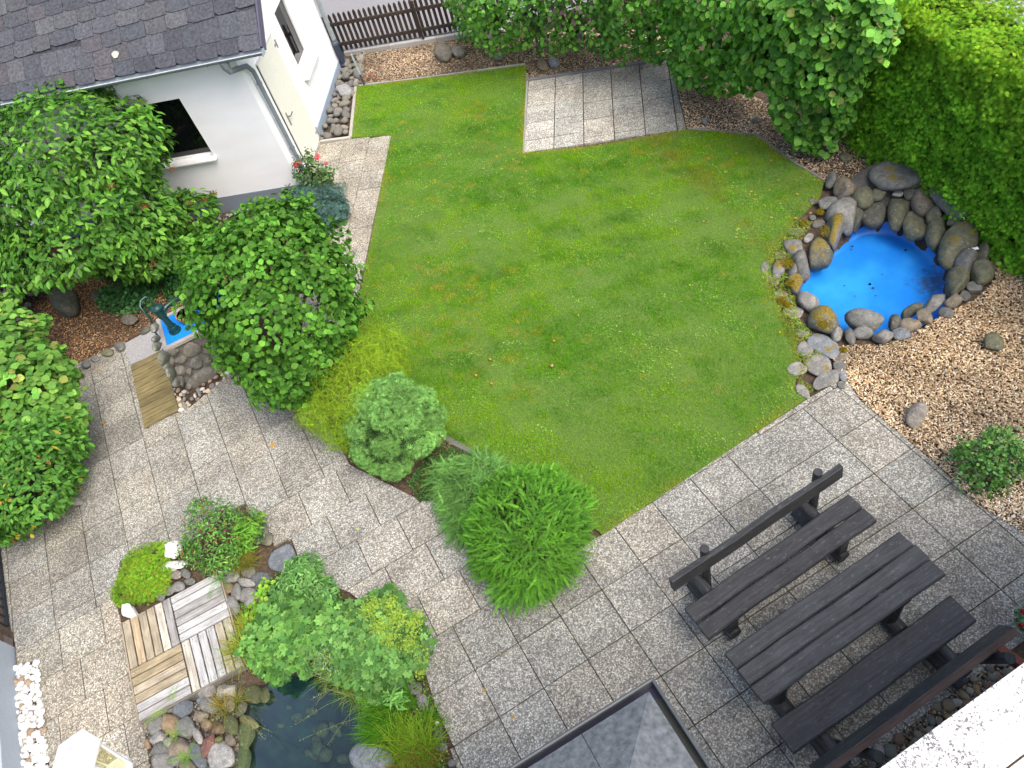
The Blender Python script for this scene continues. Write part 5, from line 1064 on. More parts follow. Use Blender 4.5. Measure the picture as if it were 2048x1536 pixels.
# round hazel tree
t, b0 = plant('hazel_tree', 'round clipped hazel with crinkled leaves standing above the pump pedestal', 'tree', 600, 815)
el = [E(545, 595, 1.35, 148, .9), E(455, 530, 1.6, 78, .45), E(620, 560, 1.5, 75, .55), E(575, 700, .95, 98, .5), E(550, 470, 1.8, 80, .4), E(645, 640, 1.1, 62, .4), E(580, 760, .7, 52, .3)]
leaves('crown', t, el, 10500, T_HZ, (.055, .10), HZ, [.45, .3, .25], upb=.5, jit=.7, droop=.5, lump=.16, inner=.66, patch=.25, freq=6)
trunk(t, b0, ctops(el, 2), .045)
# large pointed leaf shrub at the garden house
t, b0 = plant('large_shrub', 'large spreading shrub with long drooping pointed leaves in front of the garden house', 'shrub', 240, 500)
el = [E(120, 320, 2.0, 150, .8), E(225, 295, 2.0, 80, .6), E(40, 260, 2.1, 90, .6), E(150, 420, 1.45, 150, .6), E(240, 460, 1.1, 95, .45), E(372, 425, .5, 48, .35), E(20, 420, 1.4, 75, .5), E(300, 500, .7, 58, .35), E(130, 205, 2.4, 75, .35)]
leaves('crown', t, el, 15500, T_OV, (.08, .145), [(.08, .22, .025), (.05, .155, .02), (.14, .32, .04)], [.4, .35, .25], upb=.9, jit=.5, droop=.75, out=.7, lump=.14, inner=.6, mat_=LEAFG, patch=.2)
trunk(t, b0, ctops(el, 1), .04, (.13, .10, .06))
bm_ = []; 
for (x, y, z) in ((345, 337, 1.6), (222, 372, 2.0), (425, 385, .8), (290, 412, 1.6), (305, 528, .9), (408, 400, .7), (48, 503, 1.2), (130, 518, 1.1), (418, 475, .6), (380, 405, .8)):
    c_ = P(x, y, z); bm_.append((c_.x, c_.y, z, .07, .05, .045))
for q in bm_: leaves('seed_head', t, [q], 70, T_SM, (.015, .03), [(.22, .09, .035), (.30, .15, .06), (.14, .05, .02)], inner=.2, zmin=.1, patch=0)
# thread leaved golden cypress
t, b0 = plant('golden_cypress', 'yellow-green thread leaved cypress drooping between hazel and dwarf conifer', 'shrub', 720, 840)
el = [E(745, 715, .62, 68, .35), E(690, 790, .6, 72, .38), E(640, 820, .42, 48, .3), E(690, 850, .3, 50, .25), E(770, 735, .4, 45, .3)]
leaves('foliage', t, el, 10000, T_THREAD, (.07, .15), [(.20, .38, .02), (.28, .44, .025), (.11, .26, .015)], [.4, .3, .3], upb=.3, jit=.35, droop=.5, out=.9, inner=.6, mat_=NEEDLE, tipcol=(.40, .48, .05), zmin=.06, patch=.2)
trunk(t, b0, ctops(el, 2), .02)
# dwarf conifer in cushions
t, b0 = plant('dwarf_conifer', 'rounded grey-green dwarf conifer of dense cushions at the edge of the lawn', 'shrub', 800, 905)
cu = []
for (x, y, z, r, h_) in ((735, 800, .62, 38, .16), (790, 780, .72, 38, .16), (835, 805, .6, 40, .16), (770, 830, .72, 36, .16), (815, 845, .62, 38, .16), (730, 850, .5, 42, .18), (862, 835, .42, 32, .16), (780, 880, .46, 40, .17), (835, 885, .36, 36, .16), (735, 900, .30, 38, .16), (790, 925, .2, 40, .15), (700, 860, .3, 24, .15), (866, 870, .26, 26, .14), (755, 925, .16, 28, .12), (755, 780, .66, 26, .12), (712, 820, .45, 26, .14), (800, 815, .74, 24, .12)):
    cu.append(E(x, y, z, r*.84, h_*.9))
leaves('foliage', t, cu, 16000, T_NEED, (.022, .042), [(.20, .42, .11), (.14, .31, .08), (.27, .51, .14)], [.4, .35, .25], upb=.4, jit=.35, droop=0, out=1, inner=.8, mat_=NEEDLE, lump=.12, zmin=.02, patch=.2, keep=.9, freq=7, var=.18)
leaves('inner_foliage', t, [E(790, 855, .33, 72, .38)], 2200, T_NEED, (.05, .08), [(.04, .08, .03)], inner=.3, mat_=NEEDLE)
trunk(t, b0, ctops([E(790, 855, .4, 70, .3)], 6), .02)
# box-leaved honeysuckle
t, b0 = plant('honeysuckle_bush', 'big bright green ball bush with radiating leafy shoots between lawn and slabs', 'shrub', 1075, 1140)
el = [E(1048, 1036, .50, 130, .48), E(1050, 1090, .30, 128, .34)]
p, d = shell(el, 6000, .66, .04, .10, -.55); n = len(p)
c0 = np.array([b0.x, b0.y, .25]); dd = p-c0; dd /= np.linalg.norm(dd, axis=1, keepdims=True)
T = dd*1.2+np.array([0, 0, .15])+rng.normal(size=(n, 3))*.22; N = np.array([0, 0, 1.0])+d*.5+rng.normal(size=(n, 3))*.35
place('foliage', T_LON, p-dd*.10, N, T, rng.uniform(.08, .145, n), palette(n, [(.08, .24, .02), (.045, .14, .015), (.13, .34, .025)], [.4, .35, .25], .3, p, .2), LEAF, t, tipcol=(.18, .46, .05))
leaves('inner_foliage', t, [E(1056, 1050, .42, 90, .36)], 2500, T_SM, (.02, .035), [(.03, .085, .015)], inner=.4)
trunk(t, b0, ctops(el, 4), .015)
t, b0 = plant('juniper', 'low feathery grey-green juniper spreading left of the ball bush', 'shrub', 930, 1010)
el = [E(925, 985, .16, 56, .16), E(955, 945, .2, 42, .16), E(900, 955, .12, 38, .12), E(935, 1040, .12, 42, .14), E(980, 955, .25, 34, .14)]
p, d = shell(el, 2600, .4, .03, .15, -.3); n = len(p); T = d*1.0+rng.normal(size=(n, 3))*.4+np.array([-.2, 0, .1])
place('foliage', T_JUN, p, d*.4+np.array([0, 0, 1.0])+rng.normal(size=(n, 3))*.3, T, rng.uniform(.08, .16, n), palette(n, [(.13, .30, .07), (.09, .21, .05), (.18, .38, .09)], None, .2, p, .2), NEEDLE, t)
trunk(t, b0, ctops(el, 2), .01)
def cover(name, label, poly_px, n, tmpl, size, cols, hgt=.07, weights=None, cat='ground cover', mat_=None, kind=None, z0=0, tipcol=None):
    poly = PL(poly_px); x, y = sample(poly, n); z = z0+.01+hgt*rng.random(n)*np.clip(.6+.5*fnoise(x, y, .15, 1), .1, 1)*np.clip(edgedist(x, y, poly)/.08, .25, 1); p = np.stack([x, y, z], -1)
    c_ = np.array([x.mean(), y.mean()]); o = place(name, tmpl, p, np.array([0, 0, 1.0])+rng.normal(size=(n, 3))*.4, rng.normal(size=(n, 3)), rng.uniform(*size, n), palette(n, cols, weights, .25, p, .2), mat_ or LEAF, None, tipcol)
    tag(o, label, cat, None, kind); return o
cover('ground_cover', 'dark green creeping cotoneaster with red specks between conifer and juniper', [(870, 885), (935, 905), (960, 930), (905, 985), (868, 1000), (840, 1005), (815, 965), (850, 920)], 5200, T_SM, (.014, .028), [(.04, .13, .035), (.06, .17, .04), (.10, .22, .06), (.25, .04, .02)], weights=[.4, .33, .2, .07], kind='stuff')
cover('ground_cover', 'glossy dark green trailing ground cover on the mulch behind the hand pump', [(185, 590), (215, 575), (290, 570), (320, 590), (300, 620), (240, 632), (200, 622)], 1500, T_RD, (.035, .06), [(.05, .16, .05), (.08, .22, .07), (.04, .12, .04)], hgt=.14, kind='stuff')
cover('ground_cover', 'deep green low foliage under the large shrub', [(160, 520), (250, 500), (360, 520), (420, 560), (340, 600), (280, 580), (200, 560)], 2600, T_NR, (.06, .10), [(.025, .10, .025), (.04, .14, .035)], hgt=.3, kind='stuff')
# blue juniper
t, b0 = plant('blue_juniper', 'low cushion of blue-green juniper at the garden house corner', 'shrub', 630, 430)
el = [E(630, 415, .16, 52, .17), E(600, 405, .14, 34, .14), E(665, 425, .14, 30, .14), E(640, 440, .1, 36, .12), E(612, 392, .18, 26, .14)]
leaves('foliage', t, el, 6500, T_NEED, (.03, .055), [(.085, .17, .15), (.12, .22, .19), (.055, .12, .11)], [.4, .3, .3], inner=.5, mat_=NEEDLE, lump=.22, freq=7, upb=.6, out=.8, droop=0)
trunk(t, b0, ctops(el, 2), .012)
# roses
t, b0 = plant('rose_bush', 'rose bush with pink blooms in front of the garden house corner', 'rose', 628, 362)
el = [E(612, 345, .4, 24, .3), E(640, 355, .3, 28, .24), E(622, 365, .2, 30, .18), E(618, 318, .62, 14, .2)]
leaves('foliage', t, el, 900, T_RD, (.03, .055), [(.09, .20, .06), (.06, .15, .045), (.15, .26, .08), (.2, .12, .06)], [.4, .3, .25, .05], inner=.1); trunk(t, b0, ctops(el, 4), .006, (.08, .12, .05))
for (x, y, z, r) in ((595, 328, .55, .048), (635, 313, .6, .038), (622, 318, .6, .02), (652, 326, .5, .022), (632, 353, .35, .015)):
    c_ = P(x, y, z); leaves('bloom', t, [(c_.x, c_.y, c_.z, r, r, r*.8)], 70, T_RD, (r*.8, r*1.1), [(.75, .10, .13), (.85, .2, .24)], inner=.3, mat_=PETAL, patch=0, var=.1)
t, b0 = plant('rose_bush', 'low green bush without blooms on the wood chips at the right edge', 'rose', 1975, 940)
el = [E(1965, 925, .25, 52, .22), E(2010, 900, .3, 45, .22), E(1935, 910, .2, 30, .16), E(1985, 955, .15, 38, .14), E(1990, 875, .35, 24, .15), E(2040, 925, .25, 30, .2)]
leaves('foliage', t, el, 2300, T_RD, (.022, .04), [(.15, .36, .08), (.11, .27, .07), (.22, .42, .10), (.12, .27, .13)], [.4, .25, .2, .15], inner=.2, lump=.38, freq=6, jit=.8); trunk(t, b0, ctops(el, 3), .006)
t, b0 = plant('potted_flower', 'sprig of grey-green leaves with red flowers at the right edge of the slabs', 'flower', 2060, 1245)
leaves('foliage', t, [E(2058, 1235, .3, 22, .16)], 260, T_RD, (.03, .05), [(.10, .24, .12), (.16, .32, .18)], inner=.2); leaves('bloom', t, [E(2046, 1222, .42, 5, .03), E(2044, 1250, .4, 5, .03)], 50, T_RD, (.015, .025), [(.5, .02, .05)], mat_=PETAL, inner=.2)
trunk(t, b0, [(b0.x, b0.y, .3), (b0.x-.03, b0.y+.03, .38)], .005, (.08, .15, .05), 'stem')
for (lb, x, y, z, r, n, s) in (('slender young shoots with pale leaves in front of the grey plinth', 575, 388, .25, 14, 60, .07), ('lone leafy shoot at the upper corner of the slab square', 1352, 145, .2, 9, 26, .09)):
    t, b0 = plant('seedling', lb, 'plant', x+2, y+15); leaves('foliage', t, [E(x, y, z, r, .18)], n, T_RD, (s*.6, s), [(.13, .30, .05), (.09, .22, .04)], inner=.1, zmin=.04); trunk(t, b0, [tuple(P(x, y, z))], .005, (.08, .14, .04), 'stem')

# left hedge bushes
t, b0 = plant('hazel_bush', 'light green round leaved bush at the left edge of the slabs', 'shrub', 40, 830)
el = [E(5, 700, 1.2, 68, .45), E(68, 775, 1.1, 66, .5), E(30, 820, 1.0, 90, .5), E(98, 840, .8, 50, .45), E(-50, 740, 1.3, 75, .6), E(-10, 640, 1.1, 42, .3)]
leaves('crown', t, el, 3600, T_RD, (.075, .125), [(.14, .32, .05), (.09, .23, .04), (.20, .38, .07), (.26, .30, .07)], [.45, .3, .2, .05], inner=.66, upb=.9, jit=.4, droop=.3); trunk(t, b0, ctops(el, 2), .03)
t, b0 = plant('ash_leaved_bush', 'bush with pointed green and bronze leaves below the round leaved one', 'shrub', 60, 1010)
el = [E(50, 900, .85, 82, .45), E(95, 890, .7, 52, .4), E(40, 970, .6, 90, .4), E(100, 960, .4, 52, .3), E(20, 1030, .3, 50, .25), E(60, 850, .95, 60, .3), E(-40, 960, .8, 80, .5)]
leaves('crown', t, el, 6500, T_OV, (.06, .11), [(.085, .24, .035), (.06, .17, .03), (.12, .29, .04), (.36, .20, .05), (.33, .3, .04)], [.42, .33, .215, .015, .02], inner=.55, upb=.8, droop=.5, jit=.5); trunk(t, b0, ctops(el, 2), .025)
t, b0 = plant('purple_bush', 'bush with dull purple-grey leaves in shade at the left edge', 'shrub', 5, 600)
el = [E(8, 545, .5, 42, .3), E(30, 570, .35, 40, .25), E(-20, 600, .6, 50, .4), E(20, 500, .7, 40, .3), E(40, 655, .95, 24, .15)]
leaves('crown', t, el, 1000, T_HZ, (.09, .14), [(.085, .075, .105), (.12, .10, .13), (.06, .075, .08)], inner=.4, upb=1, patch=.1); trunk(t, b0, ctops(el, 2), .02)

# back hedge: separate bushes
HB_ = [('mixed green bush of the back hedge next to the picket fence', [E(985, 25, 1.0, 62, .6), E(1040, 20, 1.0, 60, .65), E(955, 45, .5, 40, .4), E(1010, 60, .45, 50, .35), E(965, -30, 1.6, 70, .6), E(1040, -40, 1.7, 70, .6), E(920, -10, 1.0, 30, .4)], (980, 70), 3200, .085),
 ('bush of the back hedge with dusky purple tips beside the mixed green one', [E(1110, 15, 1.0, 65, .65), E(1170, 20, 1.1, 60, .65), E(1120, 60, .5, 55, .35), E(1190, 65, .5, 48, .35), E(1130, -50, 1.7, 70, .6)], (1150, 85), 2600, .085),
 ('dark bush of the back hedge above the slab square', [E(1250, 20, 1.1, 65, .7), E(1310, 25, 1.1, 60, .65), E(1250, 75, .55, 50, .35), E(1320, 80, .55, 52, .4), E(1280, -50, 1.8, 80, .6)], (1300, 105), 3000, .09),
 ('tall bush of the back hedge with big round leaves right of the slab square', [E(1390, 60, 1.1, 68, .7), E(1450, 70, 1.2, 70, .7), E(1400, 125, .6, 55, .4), E(1470, 140, .7, 55, .4), E(1420, -30, 1.9, 85, .6), E(1500, 0, 1.9, 70, .6), E(1520, 110, 1.1, 55, .5)], (1440, 170), 4200, .10),
 ('tallest hazel bush with large pale leaves touching the clipped hedge', [E(1580, 100, 1.5, 75, .7), E(1650, 110, 1.6, 75, .75), E(1600, 190, .9, 65, .5), E(1660, 225, .7, 45, .4), E(1740, 60, 2.1, 55, .5), E(1640, 20, 2.2, 90, .5), E(1690, 150, 1.4, 45, .5), E(1610, 265, .4, 32, .25), E(1560, 10, 2.1, 70, .5), E(1650, 280, .3, 26, .2)], (1640, 280), 5200, .115)]
for i, (lb, el, bp_, n, s) in enumerate(HB_):
    t, b0 = plant('hedge_bush', lb, 'shrub', *bp_)
    br = 1.15 if i < 3 else 1.3
    cs = [(.095*br, .25*br, .04), (.06*br, .175*br, .035), (.14*br, .32*br, .05)]; wts = [.45, .35, .2]
    if i == 4: cs.append((.30, .36, .09)); wts = [.42, .3, .22, .06]
    if i == 1: cs.append((.12, .075, .10)); wts = [.38, .34, .12, .16]
    if i == 0: cs.append((.12, .075, .10)); wts = [.42, .32, .22, .04]
    leaves('crown', t, el, n, T_RD if i != 2 else T_HZ, (s*.7, s*1.1), cs, wts, inner=.66, upb=.55, jit=.45, droop=.45, out=.6, lump=.16, zmin=.08, mat_=LEAFG, patch=.2)
    trunk(t, b0, ctops(el, 2), .03)
# clipped thuja hedge
hb0, hb1 = P(1700, 268), P(2090, 560); hd_ = (hb1-hb0).normalized(); hn = Vector((hd_.y, -hd_.x, 0)); hn = hn if hn.x < 0 else -hn
hb0 = hb0-hd_*.1+hn*.08; HL, HH, HT_ = 6.0, 2.12, 1.15
th_ = thing('thuja_hedge', 'tall clipped thuja hedge with yellow-green sunlit top behind the blue pool', 'hedge', (hb0.x, hb0.y, 0))
def hedgepts(n, which):
    a = rng.random(n)*HL
    if which == 0: zz = rng.random(n)**.9*HH; dd_ = -rng.random(n)*.16; nr = np.tile(np.array(hn), (n, 1))
    elif which == 1: zz = HH-rng.random(n)*.12; dd_ = -rng.random(n)*HT_; nr = np.tile([0, 0, 1.0], (n, 1))
    elif which == 2: zz = rng.random(n)*HH; dd_ = -rng.random(n)*HT_; a = rng.random(n)*.12; nr = np.tile(-np.array(hd_), (n, 1))
    else: zz = rng.random(n)*HH; dd_ = -HT_+rng.random(n)*.12; nr = np.tile(-np.array(hn), (n, 1))
    bat = .05+.10*(1-zz/HH)
    p = np.array(hb0)[None]+a[:, None]*np.array(hd_)+((dd_+bat*(1 if which == 0 else 0))[:, None])*np.array(hn)
    bul = .05*fnoise(a*1.0, zz*1.0+dd_, .35, 4)+.05*fnoise(a, zz+dd_, .14, 5); p = p+nr*bul[:, None]; p[:, 2] += zz
    return p, nr
P_ = []; N_ = []
for wch, n in ((0, 44000), (1, 13000), (2, 2500), (3, 3500)):
    p, nr = hedgepts(n, wch); P_.append(p); N_.append(nr)
p = np.concatenate(P_); nr = np.concatenate(N_); n = len(p)
N = nr*.9+np.array([0, 0, .45])+rng.normal(size=(n, 3))*.55; T = nr*.45+np.array([0, 0, .9])+rng.normal(size=(n, 3))*.4
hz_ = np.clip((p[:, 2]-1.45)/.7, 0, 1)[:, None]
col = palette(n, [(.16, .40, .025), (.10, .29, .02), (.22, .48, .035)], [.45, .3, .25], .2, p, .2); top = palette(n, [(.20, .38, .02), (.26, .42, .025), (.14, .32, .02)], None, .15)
kk = np.clip(hz_*.75+.25*fnoise(p[:, 0], p[:, 1]+p[:, 2], .3, 2)[:, None]*hz_, 0, 1); col = col*(1-kk)+top*kk  # sunlit yellow of the hedge top put into leaf colour by height
place('foliage', T_THUJA, p, N, T, rng.uniform(.05, .095, n), col, NEEDLE, th_)
mb = MB(); mb.box(hb0+hd_*HL/2-hn*HT_/2+UP*HH*.47, hd_*(HL/2-.16), hn*(HT_/2-.18), UP*HH*.44, (.02, .03, .012)); mb.build('inner_twigs', BARK, th_)
mb = MB()
for i in range(10): q = hb0+hd_*(.3+i*.6)-hn*HT_*.5; mb.tube([q-UP*.03, q+UP*1.9], [.05, .02], 8, (.12, .08, .05))
mb.build('trunks', BARK, th_)
# =================== pond planting, grasses, chips, small things ===================
def blades(name, label, roots, n, length, spread, width, cols, parent=None, droop=1.0, cat='grass clump', lean=None, weights=None, tipcol=None, mat_=None):
    """arching blades; roots (px,py,z,radius m)"""
    k = rng.integers(0, len(roots), n); R = np.array([[*P(a, b_, c_)[:2], c_, r] for a, b_, c_, r in roots])[k]
    az = rng.uniform(0, 6.28, n); x0 = R[:, 0]+np.cos(az)*R[:, 3]*np.sqrt(rng.random(n)); y0 = R[:, 1]+np.sin(az)*R[:, 3]*np.sqrt(rng.random(n)); L = rng.uniform(length[0], length[1], n)
    a = rng.uniform(0, 6.28, n) if lean is None else lean+rng.normal(size=n)*spread; tilt = rng.uniform(.15, 1.0, n)*spread if lean is None else rng.uniform(.4, 1.0, n)
    S = 5; V = np.zeros((n, S*2, 3)); px_, py_, pz = x0.copy(), y0.copy(), R[:, 2].copy(); ang = tilt.copy(); wd = rng.uniform(width[0], width[1], n); sx, sy = -np.sin(a), np.cos(a)
    for i in range(S):
        w_ = wd*(1-(i/(S-1))**2*.92)
        V[:, 2*i] = np.stack([px_-sx*w_, py_-sy*w_, pz], -1); V[:, 2*i+1] = np.stack([px_+sx*w_, py_+sy*w_, pz+w_*.3], -1)
        px_ += np.cos(a)*np.sin(ang)*L/(S-1); py_ += np.sin(a)*np.sin(ang)*L/(S-1); pz += np.cos(ang)*L/(S-1); ang = ang+droop*rng.uniform(.2, .6, n)
    V[:, :, 2] = np.maximum(V[:, :, 2], R[:, 2:3]-.02)
    F0_ = np.array([(2*i, 2*i+1, 2*i+3, 2*i+2) for i in range(S-1)]); F = (F0_[None]+(np.arange(n)*S*2)[:, None, None]).reshape(-1, 4)
    c_ = palette(n, cols, weights, .2); C = np.repeat(c_, S-1, axis=0)
    if tipcol is not None: t_ = np.tile(np.array([0, .15, .4, .8]), n)[:, None]; C = C*(1-t_)+np.array(tipcol)*t_
    b0 = P(roots[0][0], roots[0][1])
    o = np_mesh(name, V.reshape(-1, 3), F, C, mat_ or GRASS, parent, (b0.x, b0.y, 0) if parent is None else (0, 0, 0))
    if parent is None: tag(o, label, cat)
    return o
GR = [(.10, .28, .025), (.07, .21, .02), (.16, .36, .03)]
blades('reeds', 'dense dark green grass clump leaning over the right bank of the pond', [(800, 1375, 0, .12), (815, 1410, 0, .10), (780, 1400, 0, .1)], 700, (.22, .42), .6, (.003, .006), GR, lean=2.75, droop=.7)
blades('reeds', 'second dark grass clump hanging into the pond above the blue-grey boulder', [(800, 1440, 0, .11), (780, 1460, 0, .1)], 520, (.22, .40), .5, (.003, .006), GR, lean=3.1, droop=.8)
blades('sedge', 'yellow-green sedge with star shaped tips at the lower paving edge', [(835, 1470, 0, .14), (820, 1500, 0, .13), (850, 1500, 0, .1), (800, 1490, 0, .1)], 620, (.18, .38), 1.0, (.003, .0055), [(.20, .40, .03), (.14, .33, .025), (.3, .42, .05)], droop=.5, tipcol=(.32, .46, .05))
blades('sedge', 'reddish brown based sedge at the bottom edge beside the paving', [(850, 1530, 0, .14), (820, 1545, 0, .12)], 420, (.15, .32), 1.0, (.003, .005), [(.30, .24, .06), (.20, .34, .04), (.34, .2, .06)], droop=.5)
blades('grass_tuft', 'small green tuft beside the narrow slab at the paving', [(868, 1440, 0, .05)], 120, (.12, .24), .9, (.0025, .004), GR)
blades('grass_tuft', 'wild grass with bent straws between boulder and pond plants', [(720, 1375, -.05, .14), (680, 1350, -.03, .12), (750, 1360, 0, .12)], 520, (.18, .4), 1.1, (.002, .004), [(.2, .36, .06), (.14, .3, .04), (.4, .4, .14)], lean=None, droop=.6)
blades('grass_tuft', 'yellow-green grass tuft spilling over the deck corner', [(498, 1290, 0, .08), (505, 1265, 0, .07), (490, 1310, .02, .05)], 620, (.2, .42), 1.1, (.002, .004), [(.22, .38, .04), (.34, .42, .06), (.36, .28, .06)], droop=.7)
blades('grass_tuft', 'dry brown grass tuft on the flat stones above the deck', [(497, 1128, .02, .07), (480, 1120, .02, .05)], 520, (.16, .34), 1.0, (.0012, .0025), [(.36, .26, .07), (.30, .30, .06), (.22, .3, .05)], droop=.8)
blades('grass_tuft', 'sparse dry grass among the cobbles at the stream', [(440, 1405, .05, .05), (450, 1420, .04, .05), (475, 1400, .04, .03)], 150, (.12, .26), 1.0, (.0015, .003), [(.4, .3, .08), (.24, .32, .06)], droop=.8)
def stems(name, label, lst, col=(.30, .36, .12)):
    t = thing(name, label, 'grass', tuple(P(lst[0][0], lst[0][1]))); mb = MB(); pts = []
    for (x0, y0, z0, x1, y1, z1) in lst:
        a, c_ = P(x0, y0, z0), P(x1, y1, z1); m_ = a.lerp(c_, .5)+UP*.06; mb.tube([a, m_, c_], [.0022, .0018, .0012], 5, col)
        for k in range(46):
            u = random.uniform(.62, 1.02); q = m_.lerp(c_, (u-.5)*2) if u > .5 else m_; pts.append(q+Vector((random.gauss(0, .018), random.gauss(0, .018), random.gauss(0, .012))))
    mb.build('stalk', GRASS, t); p = np.array([tuple(q) for q in pts]); n = len(p)
    place('seed_head', T_SM, p, rng.normal(size=(n, 3))+[0, 0, 1], rng.normal(size=(n, 3)), rng.uniform(.006, .013, n), palette(n, [(.36, .40, .18), (.28, .34, .12)]), GRASS, t)
stems('flowering_grass', 'flowering grass straws arching over the dark pond water', [(760, 1360, .1, 655, 1490, .25), (770, 1420, .1, 600, 1480, .3), (720, 1380, .1, 590, 1450, .3), (790, 1470, .1, 680, 1560, .25), (700, 1370, .1, 620, 1400, .3)])
stems('flowering_grass', 'thin grass straws leaning from the cobbles into the pond', [(455, 1420, .1, 545, 1465, .2), (465, 1400, .1, 530, 1480, .15)])
# azalea
t, b0 = plant('azalea', 'small leaved shrub with russet buds above the white rocks at the pond', 'shrub', 425, 1110)
el = [E(425, 1050, .3, 55, .22), E(480, 1060, .25, 42, .2), E(400, 1090, .22, 42, .2), E(440, 1110, .2, 45, .18), E(400, 1020, .42, 26, .14), E(505, 1040, .2, 20, .14)]
leaves('foliage', t, el, 2600, T_NR, (.035, .06), [(.11, .27, .05), (.075, .2, .045), (.17, .36, .07), (.32, .09, .05)], [.42, .3, .22, .06], inner=.3, droop=0, upb=.9); trunk(t, b0, ctops(el, 3), .008)
t, b0 = plant('lily', 'upright lily shoots with narrow pointed leaves at the right side of the azalea', 'plant', 495, 1075)
leaves('foliage', t, [E(495, 1062, .3, 22, .14), E(510, 1045, .25, 16, .1), E(488, 1085, .2, 16, .1)], 240, T_LG, (.09, .14), [(.14, .36, .04), (.2, .42, .05)], inner=.1, droop=-.2, upb=.6); trunk(t, b0, [tuple(P(495, 1062, .35)), tuple(P(508, 1045, .3))], .006, (.1, .2, .04), 'stem')
# sedum cushion
t, b0 = plant('stonecrop_cushion', 'lime green cushion of stonecrop at the upper left corner of the deck', 'plant', 285, 1150)
el = [E(290, 1135, .06, 46, .10), E(270, 1165, .05, 42, .09), E(305, 1165, .05, 38, .09), E(315, 1115, .05, 28, .08), E(255, 1190, .04, 24, .07)]
leaves('foliage', t, el, 5200, T_NEED, (.016, .03), [(.22, .44, .03), (.15, .34, .025), (.32, .48, .04), (.36, .18, .03)], [.42, .3, .22, .06], inner=.4, low=-.1, zmin=.015, upb=1, droop=-.2, freq=8); trunk(t, b0, ctops(el, 2), .004, name='stem')
def fern(label, x, y, z, n, L, col=(.16, .36, .04), dirs=None):
    c_ = P(x, y, z); t = thing('fern', label, 'fern', tuple(c_)); a = np.array(dirs) if dirs is not None else np.linspace(0, 6.28, n, endpoint=False)+rng.uniform(-.2, .2, n); n = len(a)
    T = np.stack([np.cos(a), np.sin(a), np.full(n, .35)], -1); p = np.tile(np.array(c_), (n, 1)); place('frond', T_FERN, p, np.tile([0, 0, 1.0], (n, 1))-T*.3, T, rng.uniform(L*.8, L*1.1, n), palette(n, [col], None, .12), LEAF, t)
fern('yellow-green fern at the lower end of the stonecrop cushion', 257, 1185, .05, 7, .17, (.30, .46, .04)); fern('small fern hanging over the upper right corner of the deck', 437, 1150, .13, 3, .24, (.14, .34, .05), [-2.0, -1.5, -1.0])
fern('young fern with two fronds against the lower deck edge', 338, 1415, .08, 2, .26, (.26, .46, .05), [1.2, 3.4]); fern('fern between ochre and tan cobbles', 350, 1470, .08, 5, .14, (.22, .42, .05)); fern('fern near the bottom edge between the cobbles', 372, 1517, .08, 6, .17, (.20, .42, .05))
t, b0 = plant('mint_clump', 'dense grey-green leafy clump between slate flagstone and slabs', 'plant', 610, 1190)
el = [E(605, 1150, .22, 42, .16), E(580, 1185, .18, 36, .14), E(635, 1185, .18, 34, .15), E(610, 1210, .14, 45, .12)]
leaves('foliage', t, el, 1900, T_NR, (.05, .075), [(.15, .34, .09), (.10, .26, .07), (.21, .41, .12)], None, inner=.5, droop=-.1, upb=1, low=-.2); trunk(t, b0, ctops(el, 4), .004, (.1, .18, .06), 'stem')
t, b0 = plant('butterbur', 'pond plant with large round lobed leaves right of the deck', 'plant', 575, 1280)
el = [E(575, 1235, .22, 52, .14), E(540, 1270, .16, 50, .12), E(610, 1270, .2, 46, .12), E(650, 1240, .22, 30, .1), E(560, 1310, .08, 44, .08), E(620, 1310, .1, 34, .08)]
leaves('foliage', t, el, 780, T_LOBE, (.08, .14), [(.12, .29, .06), (.075, .20, .045), (.17, .36, .08)], inner=.4, upb=1.5, jit=.6, droop=.1, low=-.2, patch=.15); trunk(t, b0, ctops(el, 4), .004, (.14, .25, .08), 'stem')
t, b0 = plant('strawberry', 'strawberry-like plant with toothed yellow-green leaves among the pale cobbles', 'plant', 525, 1185)
leaves('foliage', t, [E(527, 1180, .1, 20, .06), E(520, 1225, .08, 26, .06), E(505, 1240, .07, 26, .06)], 170, T_RD, (.04, .065), [(.2, .42, .04), (.28, .46, .05), (.14, .34, .04)], inner=.1, upb=1.5, droop=0); trunk(t, b0, [tuple(P(527, 1180, .1)), tuple(P(520, 1222, .08))], .003, (.2, .2, .06), 'stem')
t, b0 = plant('ladys_mantle', 'large perennial with scalloped leaves and froth of yellow-green flowers at the pond', 'plant', 755, 1320)
el = [E(745, 1270, .26, 70, .16), E(800, 1290, .24, 55, .16), E(700, 1260, .22, 48, .14), E(760, 1335, .14, 70, .12), E(700, 1310, .12, 42, .1), E(765, 1225, .26, 44, .12)]
leaves('foliage', t, el, 1300, T_LOBE, (.07, .12), [(.12, .28, .065), (.08, .20, .05), (.17, .35, .09)], inner=.4, upb=1.5, jit=.45, droop=.1, low=-.2, patch=.15)
fl = [E(x, y, z, r, .05) for x, y, z, r in ((742, 1215, .42, 26), (780, 1205, .42, 18), (790, 1235, .42, 26), (825, 1250, .38, 22), (815, 1285, .38, 24), (838, 1310, .3, 20), (700, 1235, .34, 20), (760, 1250, .42, 24), (840, 1345, .22, 14), (720, 1275, .36, 18), (780, 1275, .4, 24), (835, 1230, .34, 14), (690, 1255, .32, 16))]
leaves('flowers', t, fl, 3600, T_CLOV, (.008, .016), [(.40, .56, .07), (.30, .48, .06), (.46, .60, .12)], inner=.1, mat_=PETAL, var=.15, patch=0); trunk(t, b0, ctops(el, 3)+[e[:3] for e in fl], .003, (.16, .3, .08), 'stem')
t, b0 = plant('spurge', 'blue-green spurge with fine leaves above the pond water', 'plant', 640, 1330)
